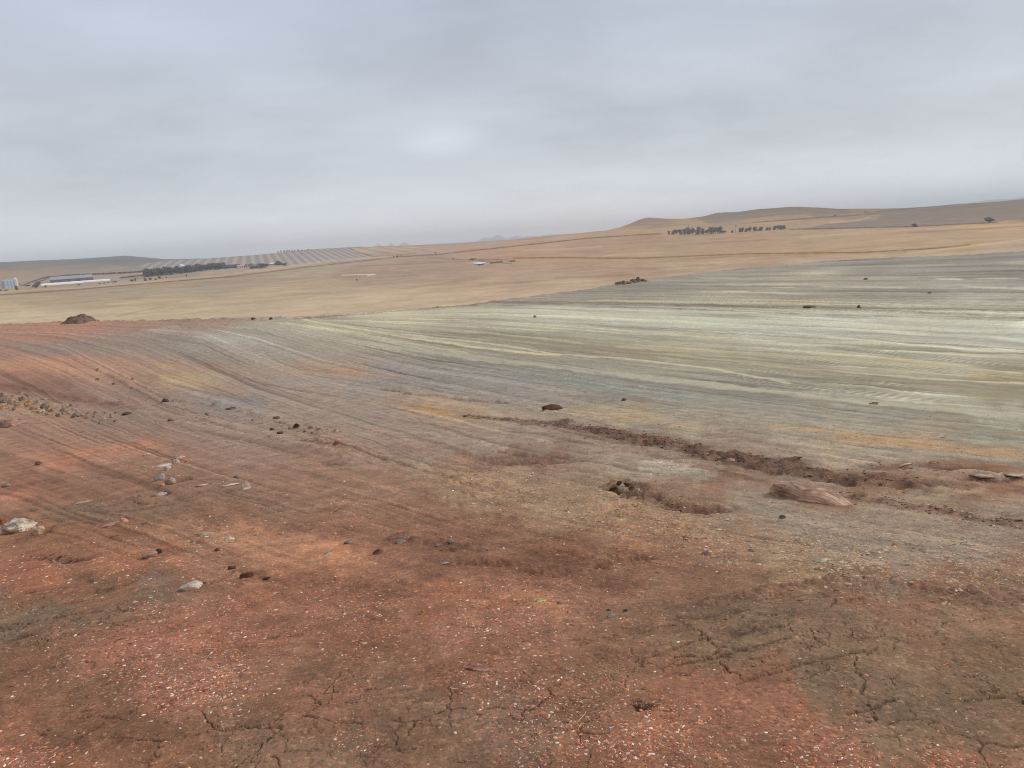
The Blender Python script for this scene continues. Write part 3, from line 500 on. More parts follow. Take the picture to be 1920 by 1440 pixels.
_STEPNOTE = 0            # degrees between mesh columns (about one pixel of a 1024 wide frame)
def build_ground():
    az = azimuths(-41, 41, STEP, 1.5)
    dth = R(STEP) * 0.92
    rs = [0.02, 0.3, 0.6, 0.85, 1.1]
    r = 1.3
    while r < 92:
        rs.append(r)
        h = np.interp(r, _rr, _hh)
        slope = (np.interp(r + .1, _rr, _hh) - np.interp(r, _rr, _hh)) / .1
        dep = math.atan2(h, r)
        # range step giving one angular step, taking the falling ground into account
        dr = dth * (r * r + h * h) / max(h - r * slope, 0.35 * h)
        r += min(dr * (1.0 if r < 13 else max(.55, 1 - (r - 13) * .1)), 0.45)
    rs.append(92.0); rs = np.array(rs)
    er = np.where(np.abs(((az + np.pi) % (2 * np.pi)) - np.pi) < R(60), edge_r(((az + np.pi) % (2 * np.pi)) - np.pi), 95)
    s = sstep(20, 92, rs)[:, None]
    RR = rs[:, None] * (1 + (er[None, :] / 92.0 - 1) * s)
    AZ = np.broadcast_to(az[None, :], RR.shape)
    X = RR * np.sin(AZ); Y = RR * np.cos(AZ)
    x, y, r = X.ravel(), Y.ravel(), RR.ravel()
    z0 = z_macro(x, y)
    dr = np.gradient(RR, axis=0).ravel(); da = r * R(STEP)
    sp = np.sqrt(np.maximum(dr, 1e-3) * np.maximum(da, 1e-3))
    azr = ((AZ.ravel() + np.pi) % (2 * np.pi)) - np.pi
    out = np.abs(azr) > R(41.2)
    sp = np.where(out, np.maximum(sp, r * R(1.5)), sp)
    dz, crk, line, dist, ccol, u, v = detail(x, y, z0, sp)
    c = soil_colour(x, y, np.where(np.abs(u) > 5e3, 960, np.clip(u, -400, 2400)), np.clip(v, 0, 1700), r)
    U, V = uv_lines(x, y)
    wob = 1.2 * fbm(U / 16, V / 16, 41, 2)
    # streaky tracks of the graders on the pad
    kr = sstep(9, 17, r) * np.clip(sstep(150, 900, u + (v - 600) * 1.2) + .3, 0, 1)
    st_old = 0.55 * vn(U / 60, (V + wob) / 1.4, 301) + 0.8 * vn(U / 40, (V + wob) / 0.6, 302) + 0.85 * vn(U / 20, (V + wob) / 0.25, 303) * sstep(80, 30, r) + .6 * vn(U / 4, (V + wob) / .11, 304) * sstep(40, 18, r)
    psi, st = streaks(u, v, x, y, r, 900)
    st = st + 0.3 * fbm(x / 3, y / 3, 305, 4) + .25 * st_old
    kr = sstep(2.4, 7, r)
    pale = sstep(560, 900, u) * sstep(760, 640, v - .13 * (u - 960)) * kr
    lum = np.exp(st * (0.18 * kr + 0.14 * pale) - .12 * pale)
    c *= lum[:, None]
    c *= (1 + pale[:, None] * np.clip(st, 0, 1)[:, None] * np.array([.04, .05, -.03]))
    # lugs pressed by crawler tracks
    bandn = vn(psi * 8, u / 700, 930)
    lug = np.sin(2 * np.pi * U / 0.27 + 2 * psi * 8)
    lm = sstep(0.2, 0.34, bandn) * sstep(5, 9, r) * sstep(52, 40, r) * (.2 + .8 * pale) * sstep(-.1, .2, vn(u / 160, psi * 3, 934))
    c *= (1 + 0.17 * lm * lug)[:, None]
    # distinct thin lines
    for vv0, wd, f in ((0.0, .16, 1.3), (-2.4, .1, .72), (3.1, .14, 1.25), (6.5, .2, .75), (9.2, .15, 1.25), (13.0, .3, .72), (17.5, .25, 1.22)):
        q = np.exp(-((V + wob * .5 - 8 - vv0) / wd) ** 2) * pale * (0.6 + .8 * vn(U / 9, V * 0 + vv0, 7))
        c *= (f ** q)[:, None]
    # mottling in the near soil
    mt = fbm(x / 0.55, y / 0.40, 321, 5, .65)
    c *= np.exp(0.15 * mt)[:, None]
    mt2 = fbm(x / 0.10, y / 0.07, 331, 5, .72) * sstep(14, 6, r)
    c *= np.exp(0.20 * mt2)[:, None]
    c *= np.exp(0.08 * vn(az[None, :].repeat(len(rs), 0).ravel() / R(STEP * 2.2), np.log(np.maximum(r, .3)) / R(STEP * 2.2) * .25, 349) * sstep(80, 40, r) * (.4 + .6 * sstep(9, 4, r)))[:, None]
    red = fbm(x / 0.9, y / 0.6, 341, 4, .6)
    c *= (1 + red[:, None] * np.array([.06, -.01, -.04]))
    for pts, cc, w, al in PADLINES:
        p = np.array(pts, float); lo, hi = p[:, 0].min(), p[:, 0].max()
        sel = np.where((u > lo - 8) & (u < hi + 8) & (v > p[:, 1].min() - 4 * w - 2) & (v < p[:, 1].max() + 4 * w + 2))[0]
        if not len(sel): continue
        us, vs, xs, ys, rr_ = u[sel], v[sel], x[sel], y[sel], r[sel]
        d = vs - np.interp(us, p[:, 0], p[:, 1]) + w * .5 * fbm(xs / (.03 * rr_), ys / (.03 * rr_), 961, 3, .6)
        ww = max(w * 1.15, 1.35) * np.interp(us, [lo, hi], [.8, 1.2])
        q = np.exp(-(d / ww) ** 2 * (1 + 2 * (np.abs(d) > ww))) * sstep(lo - 8, lo + 12, us) * sstep(hi + 8, hi - 12, us)
        q = np.clip(q * (1.15 + .6 * vn(us / 60, vs * .1, 963) + .6 * fbm(xs / (.02 * rr_), ys / (.02 * rr_), 965, 3, .7)), 0, 1) * al
        c[sel] = c[sel] * (1 - q[:, None]) + warm(cc) * q[:, None]
    for pts, w in LUGS:
        p = np.array(pts, float); d = v - np.interp(u, p[:, 0], p[:, 1])
        q = sstep(w * 1.1, w * .7, np.abs(d)) * sstep(p[0, 0] - 10, p[0, 0] + 60, u) * sstep(p[-1, 0] + 10, p[-1, 0] - 60, u) * (.6 + .8 * vn(u / 90, v / 30, 967))
        lg = np.sin(2 * np.pi * U / .29 + d / w * 1.6)
        c *= np.exp(.34 * q * lg)[:, None]
    for sel, a, cc in ccol:
        a = a[:, None]; xs, ys = x[sel], y[sel]; rs_ = r[sel] * .02 + .02
        vv_ = np.exp(.55 * fbm(xs / rs_, ys / rs_, 951, 4, .65) + .3 * vn(xs / (rs_ * 5), ys / (rs_ * 5), 952))[:, None]
        c[sel] = c[sel] * (1 - a) + lin(cc) * vv_ * a
    c = c * (1 - 0.6 * line[:, None])  # shade inside the crack fissures, painted into the soil colour
    nr_ = sstep(14, 5, r)[:, None]
    c = c / GAIN * 1.12 * (1 - nr_ * np.array([.10, .135, .19]))
    z = z0 + dz
    # soft crumbly rim at the drop, then the bank falling to the grassland
    rim = sstep(er[None, :] - 3.5, er[None, :] - .5, RR).ravel()
    z += rim * (0.10 + 0.22 * fbm(x / 1.2, y / 1.2, 401, 3)) * np.where(u < 620, 1.0, .5)
    Z = z.reshape(RR.shape)
    C = c.reshape(RR.shape + (3,)); K = np.clip(pale, 0, 1).reshape(RR.shape)
    rowsR = []; rowsZ = []
    for k, (dr, dzz) in enumerate(((0.5, -0.15), (1.5, -0.7), (5, -2.6), (14, -8), (26, -14.5), (36, -19.5))):
        rowsR.append(RR[-1] + dr); rowsZ.append(Z[-1] + dzz)
    rR = np.array(rowsR); A = np.broadcast_to(az[None, :], rR.shape)
    X = np.vstack([X, rR * np.sin(A)]); Y = np.vstack([Y, rR * np.cos(A)]); Z = np.vstack([Z, np.array(rowsZ)])
    C = np.vstack([C, np.repeat(C[-1:], len(rR), 0)]); K = np.vstack([K, np.repeat(K[-1:] * 0, len(rR), 0)])
    o = mesh_grid('ground', X, Y, Z, True, C.reshape(-1, 3), {'Compact': K.ravel()})
    o['kind'] = 'structure'
    return o

def soil_material(name, fine=60.0, bump=0.35, contrast=0.22):
    mt = bpy.data.materials.new(name); mt.use_nodes = True
    t = NT(mt.node_tree)
    at = t.n('ShaderNodeAttribute', attribute_name='Col')
    tc = t.n('ShaderNodeTexCoord'); p = tc.outputs['Object']
    n1 = t.noise(p, fine, 4, 0.7); n2 = t.noise(p, 3.0, 9, 0.78)
    k = t.math('ADD', t.math('MULTIPLY', n1, .4), t.math('MULTIPLY', n2, .6))
    k = t.ramp(k, 0.40, 0.60, 1 - contrast, 1 + contrast * 1.1)
    ka = t.n('ShaderNodeAttribute', attribute_name='Compact').outputs['Fac']
    loose = t.math('SUBTRACT', 1.0, t.math('MULTIPLY', ka, 0.6))
    k = t.math('ADD', 1.0, t.math('MULTIPLY', t.math('SUBTRACT', k, 1.0), loose))
    cc = t.n('ShaderNodeCombineXYZ')
    for i in range(3): t.link(k, cc.inputs[i])
    c = t.mix(1.0, at.outputs['Color'], cc.outputs[0], 'MULTIPLY')
    # crumbs: small cells of slightly different tint
    vo = t.n('ShaderNodeTexVoronoi'); t.link(p, vo.inputs['Vector']); vo.inputs['Scale'].default_value = fine * 1.1
    sp = t.n('ShaderNodeSeparateColor'); t.link(vo.outputs['Color'], sp.inputs[0])
    g = t.ramp(sp.outputs[0], 0.86, 0.97); 
    c2 = t.mix(1.0, c, (1.75, 1.62, 1.55, 1), 'MULTIPLY')
    c = t.mix(t.math('MULTIPLY', t.math('MULTIPLY', g, 0.7), loose), c, c2)
    g2 = t.ramp(sp.outputs[1], 0.84, 0.97)
    c3 = t.mix(1.0, c, (0.62, 0.6, 0.6, 1), 'MULTIPLY')
    c = t.mix(t.math('MULTIPLY', t.math('MULTIPLY', g2, 0.55), loose), c, c3)
    b = t.n('ShaderNodeBsdfPrincipled'); t.link(c, b.inputs['Base Color'])
    b.inputs['Roughness'].default_value = 0.92
    b.inputs['Specular IOR Level'].default_value = 0.15
    hsum = t.math('ADD', t.math('ADD', n1, t.math('MULTIPLY', n2, 2.0)), t.math('MULTIPLY', vo.outputs['Distance'], -0.5))
    bp = t.n('ShaderNodeBump'); t.link(hsum, bp.inputs['Height'])
    bp.inputs['Strength'].default_value = bump; bp.inputs['Distance'].default_value = 0.025
    t.link(bp.outputs[0], b.inputs['Normal'])
    out = t.n('ShaderNodeOutputMaterial'); t.link(b.outputs[0], out.inputs[0])
    return mt
ground = build_ground()
SOIL = soil_material('soil'); ground.data.materials.append(SOIL)

# ground height lookup for placing things: cast on the finished mesh
from mathutils.bvhtree import BVHTree
def make_bvh(o):
    me = o.data; n = len(me.vertices); co = np.empty(n * 3, np.float32); me.vertices.foreach_get('co', co)
    q = np.empty(len(me.loops), np.int32); me.loops.foreach_get('vertex_index', q)
    return BVHTree.FromPolygons(co.reshape(-1, 3).tolist(), q.reshape(-1, 4).tolist())
BV = make_bvh(ground)
CAM = Vector((0, 0, H))
def hit(u, v, bv=None):
    d = px_dir(np.array([u]), np.array([v]))[0]
    loc, n, i, dist = (bv or BV).ray_cast(CAM, Vector(d))
    return loc, dist
def drop(x, y, bv=None, top=400):
    loc, n, i, d = (bv or BV).ray_cast(Vector((x, y, top)), Vector((0, 0, -1)))
    return (loc, n) if loc is not None else (Vector((x, y, 0)), Vector((0, 0, 1)))

# ------------------------------------------------------------------ far land
XS = [-300, 0, 75, 160, 200, 235, 260, 300, 330, 400, 480, 520, 580, 660, 780, 860, 960, 1080, 1140, 1170, 1200, 1215, 1240, 1290, 1320, 1345, 1385, 1420, 1480, 1530, 1560, 1640, 1700, 1750, 1800, 1860, 1920, 2300]
def sky_d(pairs):
    p = np.array(pairs, float); return np.interp(XS, p[:, 0], p[:, 1])
def flat_d(z, Rr): return np.full(len(XS), (H - z) / Rr * FPX)
RINGS = [
    (60, flat_d(-17, 60)), (130, flat_d(-16, 130)), (285, flat_d(-16, 285)), (700, flat_d(-16, 700)),
    (1200, sky_d([(0, 26), (200, 25), (300, 23), (500, 21), (700, 20), (900, 20), (1250, 19), (1500, 18), (1700, 16), (1900, 14), (2300, 12)])),
    (2200, sky_d([(0, 14), (200, 12), (300, 3.5), (330, 2.8), (480, 1), (580, -2.5), (660, -1.5), (780, 3.2), (960, 5), (1080, 2.5), (1140, 0), (1215, -5), (1345, -7), (1480, -9), (1640, -8), (1700, -9.5), (1750, -10), (1800, -11), (1860, -10.5), (1920, -12.5), (2300, -18)])),
    (3200, sky_d([(0, 6), (330, 9), (600, 6), (700, 4.2), (780, 4), (860, 5.5), (960, 5), (1080, 0), (1140, -2.5), (1170, -9), (1200, -19), (1215, -22), (1240, -18.5), (1290, -16), (1320, -18), (1345, -24), (1385, -23), (1420, -27), (1480, -26.5), (1530, -21), (1560, -17), (1640, -11.5), (1700, -7), (1920, -6), (2300, -10)])),
    (5000, sky_d([(-300, -12), (0, -16.5), (75, -15), (160, -13), (200, -13), (235, -13.5), (260, -9), (300, -2), (400, 5), (780, 5), (1200, 4), (1920, 2), (2300, 2)])),
    (9000, sky_d([(-300, 4), (2300, 4)])),
]
_az_ax = np.radians(np.arange(-60, 60.01, 0.1)); _lr_ax = np.linspace(math.log(60), math.log(19000), 1000)
def _ring_el(Rr, d):
    a, e = azel(np.array(XS, float), hor(XS) + d); return H + Rr * np.tan(np.interp(_az_ax, a, e))
_rk = [math.log(r) for r, _ in RINGS] + [math.log(12000), math.log(19000)]
_zk = [_ring_el(r, d) for r, d in RINGS] + [np.full(_az_ax.shape, -24.0), np.full(_az_ax.shape, -30.0)]
_T = np.array([np.interp(_lr_ax, _rk, np.array(_zk)[:, i]) for i in range(len(_az_ax))])
def _gs(a, s, ax):
    n = int(s * 3) + 1; k = np.exp(-.5 * (np.arange(-n, n + 1) / s) ** 2); k /= k.sum()
    return np.apply_along_axis(lambda q: np.convolve(np.pad(q, n, mode='edge'), k, 'valid'), ax, a)
_T = _gs(_gs(_T, 9, 1), 1.6, 0)
BUTTES = [(932, 16, -6.5), (910, 14, -3), (968, 16, -3), (995, 30, -1.5), (650, 20, 0.0), (673, 12, -2.5), (709, 8, -4.5), (733, 7, -4.0), (757, 10, -4.0), (1035, 40, -1.6), (1865, 80, -14.5), (1935, 70, -16.5), (1790, 60, -11.5)]
def z_far(x, y):
    x = np.asarray(x, float); y = np.asarray(y, float)
    r = np.maximum(np.hypot(x, y), 60.1); az = np.arctan2(x, y)
    fa = np.clip((az - _az_ax[0]) / (_az_ax[1] - _az_ax[0]), 0, len(_az_ax) - 1.001); fr = np.clip((np.log(r) - _lr_ax[0]) / (_lr_ax[1] - _lr_ax[0]), 0, len(_lr_ax) - 1.001)
    i = fa.astype(int); j = fr.astype(int); a = fa - i; b = fr - j
    z = (_T[i, j] * (1 - a) + _T[i + 1, j] * a) * (1 - b) + (_T[i, j + 1] * (1 - a) + _T[i + 1, j + 1] * a) * b
    z = z + np.minimum(r, 3000) * 0.0012 * fbm(x / 260, y / 260, 501, 3) * sstep(200, 900, r)
    z = z + sstep(4300, 5200, r) * sstep(8000, 5200, r) * 8 * fbm(x / 500, y / 500, 511, 4)
    z = z + sstep(2600, 3000, r) * sstep(4000, 3400, r) * 3.5 * fbm(x / 170, y / 170, 521, 4)
    for cu, wu, d in BUTTES:
        ca, ce = azel(np.array([float(cu)]), np.array([float(hor(cu) + d)])); R0 = 10500.0
        top = H + R0 * math.tan(float(ce[0])) + 24
        daz = (az - float(ca[0])) / (wu / FPX)
        z = np.maximum(z, -24 + top * np.exp(-np.abs(daz) ** 1.9) * np.exp(-((r - R0) / 700.0) ** 2) * (1 + .08 * vn(az * 900, r / 300, 5)))
    return z

FC = """50 600 192 172 138|0 575 188 166 132|300 575 188 166 130|600 570 194 170 136|300 590 190 168 134|500 550 186 164 132|750 560 194 168 136|900 545 192 163 132|1050 535 194 166 134|1300 505 192 165 134|1500 485 192 166 136|1700 475 190 166 138|1900 465 188 164 138
50 563 176 156 128|100 545 170 150 128|250 545 172 154 130|400 535 172 154 132|600 530 178 156 130|700 515 172 148 128|800 500 174 150 130|850 520 176 150 128|1000 510 180 152 128|950 525 182 154 128|1100 505 178 150 124|1200 510 178 150 126|1300 490 182 155 126|1400 485 184 156 126|1500 478 184 156 124
1700 450 188 160 124|1900 440 190 162 126|1800 462 188 162 128|1600 462 186 158 124|1600 430 186 160 132|1500 440 180 156 130|1400 455 182 154 126|1300 465 180 154 128|1200 475 184 156 128|1700 428 180 154 132|1850 420 190 160 124|1000 475 188 154 128|1100 460 182 152 130|1200 450 180 150 128|900 470 186 152 130|800 485 176 150 134|1050 448 188 162 140|1000 455 186 160 138|900 460 184 162 144|1150 436 184 160 138|1200 430 184 158 136
1200 418 164 148 140|1240 418 164 148 138|1300 418 176 156 136|1270 430 186 160 134|1400 402 152 143 136|1480 395 150 142 136|1340 408 154 144 138|1550 400 154 144 136|1500 412 176 154 134|1560 420 184 158 132|1420 415 178 156 134|1640 405 164 148 136|1620 412 168 148 134|1700 400 150 140 134|1850 395 148 138 132|1800 385 150 140 134|1900 400 148 138 130|1900 378 150 142 136
50 500 158 152 150|0 495 150 148 152|200 487 146 148 156|120 490 148 148 154|235 484 146 148 158|100 508 166 154 146|0 518 174 156 140|50 515 172 154 142|200 505 164 154 146|150 500 160 152 148|300 498 156 150 146|250 494 154 150 148|200 515 168 154 142|330 507 162 152 142|100 525 166 152 140|220 522 172 156 140|300 530 176 156 132|400 515 174 156 136|500 505 178 160 136|600 490 182 164 142|450 520 174 154 134|560 503 176 158 136|650 490 178 156 138|690 478 170 156 142|700 470 184 166 148|760 470 182 162 146|820 468 180 160 144|740 478 178 156 138"""
_fc = np.array([[float(q) for q in s.split()] for ln in FC.split('\n') for s in ln.split('|')])
# roads, ditches, hedges and pale strips lying on the far land: pixel path, colour, half width px, alpha
FLINES = [
    ([(-50, 555), (0, 553), (100, 546), (200, 538), (330, 527), (440, 518)], (122, 104, 92), 1.1, .75), ([(440, 518), (520, 508), (600, 498), (700, 487), (740, 482), (820, 477), (960, 462), (1100, 447), (1200, 440), (1240, 438)], (132, 114, 108), 1.1, .75),
    ([(-50, 549), (150, 540), (330, 524), (440, 514)], (192, 172, 146), 1.4, .5), ([(440, 513), (620, 489), (740, 480)], (196, 176, 150), 2, .5),
    ([(1335, 427), (1420, 417), (1520, 409), (1600, 404), (1650, 399)], (140, 126, 122), 1.4, .8), ([(1280, 433), (1400, 420), (1500, 414)], (196, 170, 138), 1.4, .5),
    ([(960, 484), (1060, 483), (1120, 484), (1200, 484), (1300, 480), (1400, 476), (1520, 474), (1620, 473), (1750, 466), (1820, 459)], (140, 108, 76), 1.3, .75),
    ([(1300, 484), (1500, 477), (1700, 472)], (150, 116, 80), 1.6, .35), ([(660, 500), (760, 495), (860, 491), (960, 485)], (150, 124, 108), .8, .5), ([(800, 482), (860, 487), (920, 488)], (140, 120, 114), .9, .5), ([(900, 490), (960, 494)], (130, 112, 104), 1, .6),
    ([(40, 536), (60, 528), (85, 520), (130, 516), (225, 512), (270, 509)], (104, 96, 94), 1.2, .85), ([(62, 530), (80, 526), (92, 520)], (112, 104, 104), 1.2, .7), ([(225, 521), (250, 518), (275, 515)], (98, 92, 84), 1.4, .9),
    ([(0, 537), (40, 533)], (120, 108, 100), 1, .7), ([(200, 532), (330, 524)], (182, 160, 142), 1.5, .5),
    ([(655, 465), (672, 473), (700, 481)], (140, 126, 122), .9, .8), ([(700, 481), (780, 475)], (150, 134, 126), .9, .6), ([(660, 464), (780, 460)], (158, 146, 142), 1.0, .6), ([(780, 461), (860, 457), (960, 450), (1080, 438)], (164, 152, 146), 1.2, .6),
    ([(640, 516), (672, 515), (705, 515)], (214, 198, 176), .8, .8), ([(1040, 520), (1110, 518), (1190, 515)], (160, 130, 112), 1.4, .5), ([(700, 540), (780, 541)], (164, 142, 118), 1, .4), ([(880, 536), (960, 528)], (166, 142, 116), 1, .4),
    ([(215, 594), (260, 584), (310, 575)], (160, 142, 112), 1.3, .55), ([(900, 552), (1000, 540)], (170, 146, 118), 1, .3), ([(0, 586), (40, 583)], (166, 146, 116), 1, .4), ([(1180, 504), (1260, 502), (1340, 495)], (158, 130, 108), 1.3, .4), ([(1100, 500), (1240, 506), (1370, 500)], (164, 138, 114), 1.5, .35),
    ([(1480, 430), (1560, 428), (1700, 425), (1850, 418), (1870, 417)], (122, 108, 100), .9, .8), ([(1510, 426), (1505, 431), (1530, 434)], (176, 166, 154), .9, .7), ([(1555, 418), (1610, 413), (1632, 407)], (200, 180, 156), .9, .7), ([(1500, 445), (1620, 436), (1760, 428), (1920, 420)], (200, 176, 146), 2.4, .45), ([(1700, 437), (1800, 431), (1920, 424)], (160, 130, 108), 1.2, .5),
    ([(1310, 457), (1400, 452), (1440, 449)], (150, 126, 108), .9, .55), ([(1210, 463), (1290, 458), (1360, 452)], (162, 142, 132), 1, .6), ([(980, 470), (1060, 466), (1130, 462)], (196, 178, 164), 1.5, .45), ([(1130, 480), (1240, 474)], (200, 176, 146), 1.5, .4), ([(1700, 476), (1800, 464), (1920, 449)], (206, 180, 148), 2, .5),
    ([(1180, 430), (1230, 425), (1290, 421)], (150, 138, 134), .8, .5), ([(1320, 417), (1345, 417)], (140, 132, 128), .9, .5), ([(1385, 397), (1420, 392), (1450, 391)], (128, 122, 118), 1.2, .6), ([(1530, 390), (1560, 392), (1590, 393)], (130, 126, 120), 1, .5),
    ([(885, 487), (935, 487), (965, 490)], (120, 106, 102), .7, .6), ([(1640, 402), (1750, 398), (1860, 388), (1920, 384)], (160, 142, 132), 1.2, .5),
]
def far_colour(x, y, z, r):
    u, v = to_px(x, y, z)
    ok = (y > 10) & (u > -600) & (u < 2600)
    u = np.where(ok, u, 960); v = np.where(ok, v, 560)
    s = np.clip(v - hor(u), 2, 200)
    w1 = fbm(x / (0.10 * r), y / (0.10 * r), 601, 4, .6); w2 = fbm(x / (.14 * r), y / (.14 * r), 611, 4, .6)
    uu = u + 30 * w1; vv = v + 0.045 * s * w2
    c = np.zeros((len(x), 3)); gcol = lin(_fc[:, 2:5]); B = 20000
    for i in range(0, len(x), B):
        a = slice(i, i + B)
        d2 = ((uu[a, None] - _fc[:, 0]) * .22) ** 2 + (vv[a, None] - _fc[:, 1]) ** 2 + 3
        w = d2 ** -2.4; c[a] = (w @ gcol) / w.sum(1)[:, None]
    # grass and bare patches
    k = fbm(x / 34, y / 34, 621, 5, .65); k2 = fbm(x / 160, y / 110, 631, 4, .6); k3 = fbm(x / 9, y / 9, 641, 3, .6) * sstep(900, 400, r)
    pl = sstep(296, 400, r) * sstep(3000, 2000, r)
    c *= np.exp((0.13 * k + 0.16 * k2 + .05 * k3) * (0.35 + .65 * pl))[:, None]
    mv = np.clip(sstep(0.05, 0.45, k2 + .5 * k) * sstep(330, 520, r) * sstep(2200, 1300, r), 0, 1)[:, None] * 0.5
    c = c * (1 - mv) + c * np.array([.86, .80, .84]) * mv
    # ploughed strips on the hillside at the left
    fx = np.interp(v, [455, 510], [0, 0])
    th = (u - 466) / np.maximum(v - 400, 20)
    inside = sstep(255, 275, u) * sstep(0, 1, (655 + 2.3 * (v - 465)) - u) * (r > 980) * (r < 2500) * sstep(1000, 1080, r)
    ph = th / 0.19
    stripe = np.exp(-(((ph % 1) - .5) / 0.25) ** 2)
    c = np.where(inside[:, None] > 0, c * (1 - inside[:, None] * .92) + .92 * inside[:, None] * (lin((153, 149, 150)) * (1 - stripe[:, None]) + lin((178, 169, 160)) * stripe[:, None]), c)
    i2 = sstep(0, 4, u - (655 + 2.3 * (v - 465))) * sstep(860, 780, u) * (v < 479) * (r > 1300) * (r < 2600)
    st2 = np.sin(2 * np.pi * ((u - 466) / np.maximum(v - 425, 10)) / 1.1)
    c *= (1 + .07 * i2 * st2)[:, None]
    up = np.interp(u, [1505, 1550, 1640, 1652, 1750, 1860, 1920, 2400], [429, 419, 412.5, 402, 398, 389, 385, 352])
    lo_ = np.interp(u, [1505, 1560, 1700, 1850, 1875, 1890, 1920, 2400], [431, 430, 426, 419, 416, 413, 411, 385])
    gm = (sstep(-1.2, 1.2, v - up + .8 * w2) * sstep(1.2, -1.2, v - lo_ + .8 * w2) * sstep(1503, 1512, u))[:, None] * .92
    c = c * .84 + .16 * (c @ np.array([.3, .6, .1]))[:, None]
    c = c * (1 - gm) + lin((149, 140, 133)) * np.exp(.08 * k[:, None]) * gm
    for pts, cc, w, al in FLINES:
        p = np.array(pts, float)
        d = v - np.interp(u, p[:, 0], p[:, 1])
        lo, hi = p[:, 0].min(), p[:, 0].max()
        q = np.exp(-(d / w) ** 2) * sstep(lo - 4, lo + 4, u) * sstep(hi + 4, hi - 4, u) * (0.75 + .5 * vn(u / 14, v * 0, 3)) * ok
        q = np.clip(q * 1.3, 0, 1)[:, None] * min(1, al * 1.2)
        c = c * (1 - q) + lin(cc) * q
    c = c * np.array([.975, 1.005, 1.02])
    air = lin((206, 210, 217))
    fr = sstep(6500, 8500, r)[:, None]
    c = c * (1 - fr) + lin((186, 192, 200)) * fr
    T = np.exp(-BETA * np.minimum(r, 9000))[:, None]
    c = np.clip((c - air * (1 - T)) / T, 0.03, 0.7)
    return c / GAIN

def build_far():
    az = azimuths(-41, 41, 0.062, 3.0)
    d = np.arange(400, 5, -0.72)             # range rows evenly spaced as seen
    rs = (H + 16) / d * FPX
    rs = list(rs[(rs < 6500)])
    rs += list(np.exp(np.arange(math.log(1150), math.log(5800), 0.0065))) + list(np.geomspace(6500, 8600, 8)) + list(np.arange(8800, 12600, 130)) + list(np.geomspace(13000, 18000, 6))
    rs = np.array(sorted(rs)); rs = rs[np.concatenate([[True], np.diff(rs) > 0.15])]
    RR = np.broadcast_to(rs[:, None], (len(rs), len(az))); A = np.broadcast_to(az[None, :], RR.shape)
    X = RR * np.sin(A); Y = RR * np.cos(A); x, y, r = X.ravel(), Y.ravel(), RR.ravel()
    z = z_far(x, y)
    c = far_colour(x, y, z, r)
    o = mesh_grid('grassland', X, Y, z.reshape(X.shape), True, c)
    o['kind'] = 'structure'
    return o
far = build_far()
def grass_material():
    mt = bpy.data.materials.new('dry_grassland'); mt.use_nodes = True
    t = NT(mt.node_tree)
    at = t.n('ShaderNodeAttribute', attribute_name='Col'); p = t.n('ShaderNodeTexCoord').outputs['Object']
    n = t.noise(p, 0.35, 4, .65); n2 = t.noise(p, 0.05, 4, .6)
    k = t.ramp(t.math('ADD', t.math('MULTIPLY', n, .5), t.math('MULTIPLY', n2, .5)), .34, .66, .86, 1.14)
    cc = t.n('ShaderNodeCombineXYZ')
    for i in range(3): t.link(k, cc.inputs[i])
    c = t.mix(1.0, at.outputs['Color'], cc.outputs[0], 'MULTIPLY')
    b = t.n('ShaderNodeBsdfDiffuse'); t.link(c, b.inputs[0])
    out = t.n('ShaderNodeOutputMaterial'); t.link(b.outputs[0], out.inputs[0])
    return mt
far.data.materials.append(grass_material())
BVF = make_bvh(far)

# ------------------------------------------------------------------ haze
def build_haze():
    S = 18500; lo, hi = -36.0, 190.0
    v = [(a * S, b * S, c) for c in (lo, hi) for a, b in ((-1, -1), (1, -1), (1, 1), (-1, 1))]
    f = [(0, 3, 2, 1), (4, 5, 6, 7), (0, 1, 5, 4), (1, 2, 6, 5), (2, 3, 7, 6), (3, 0, 4, 7)]
    me = bpy.data.meshes.new('haze'); me.from_pydata(v, [], f)
    o = bpy.data.objects.new('haze', me); col.objects.link(o); o['kind'] = 'stuff'
    o['label'] = 'thin pale haze lying over the whole plain and far hills'
    mt = bpy.data.materials.new('haze'); mt.use_nodes = True; t = NT(mt.node_tree)
    pv = t.n('ShaderNodeVolumePrincipled'); pv.inputs['Color'].default_value = (0.97, 1.0, 1.0, 1); pv.inputs['Density'].default_value = BETA
    pv.inputs['Anisotropy'].default_value = 0.0
    out = t.n('ShaderNodeOutputMaterial'); t.link(pv.outputs[0], out.inputs['Volume'])
    me.materials.append(mt)
build_haze()

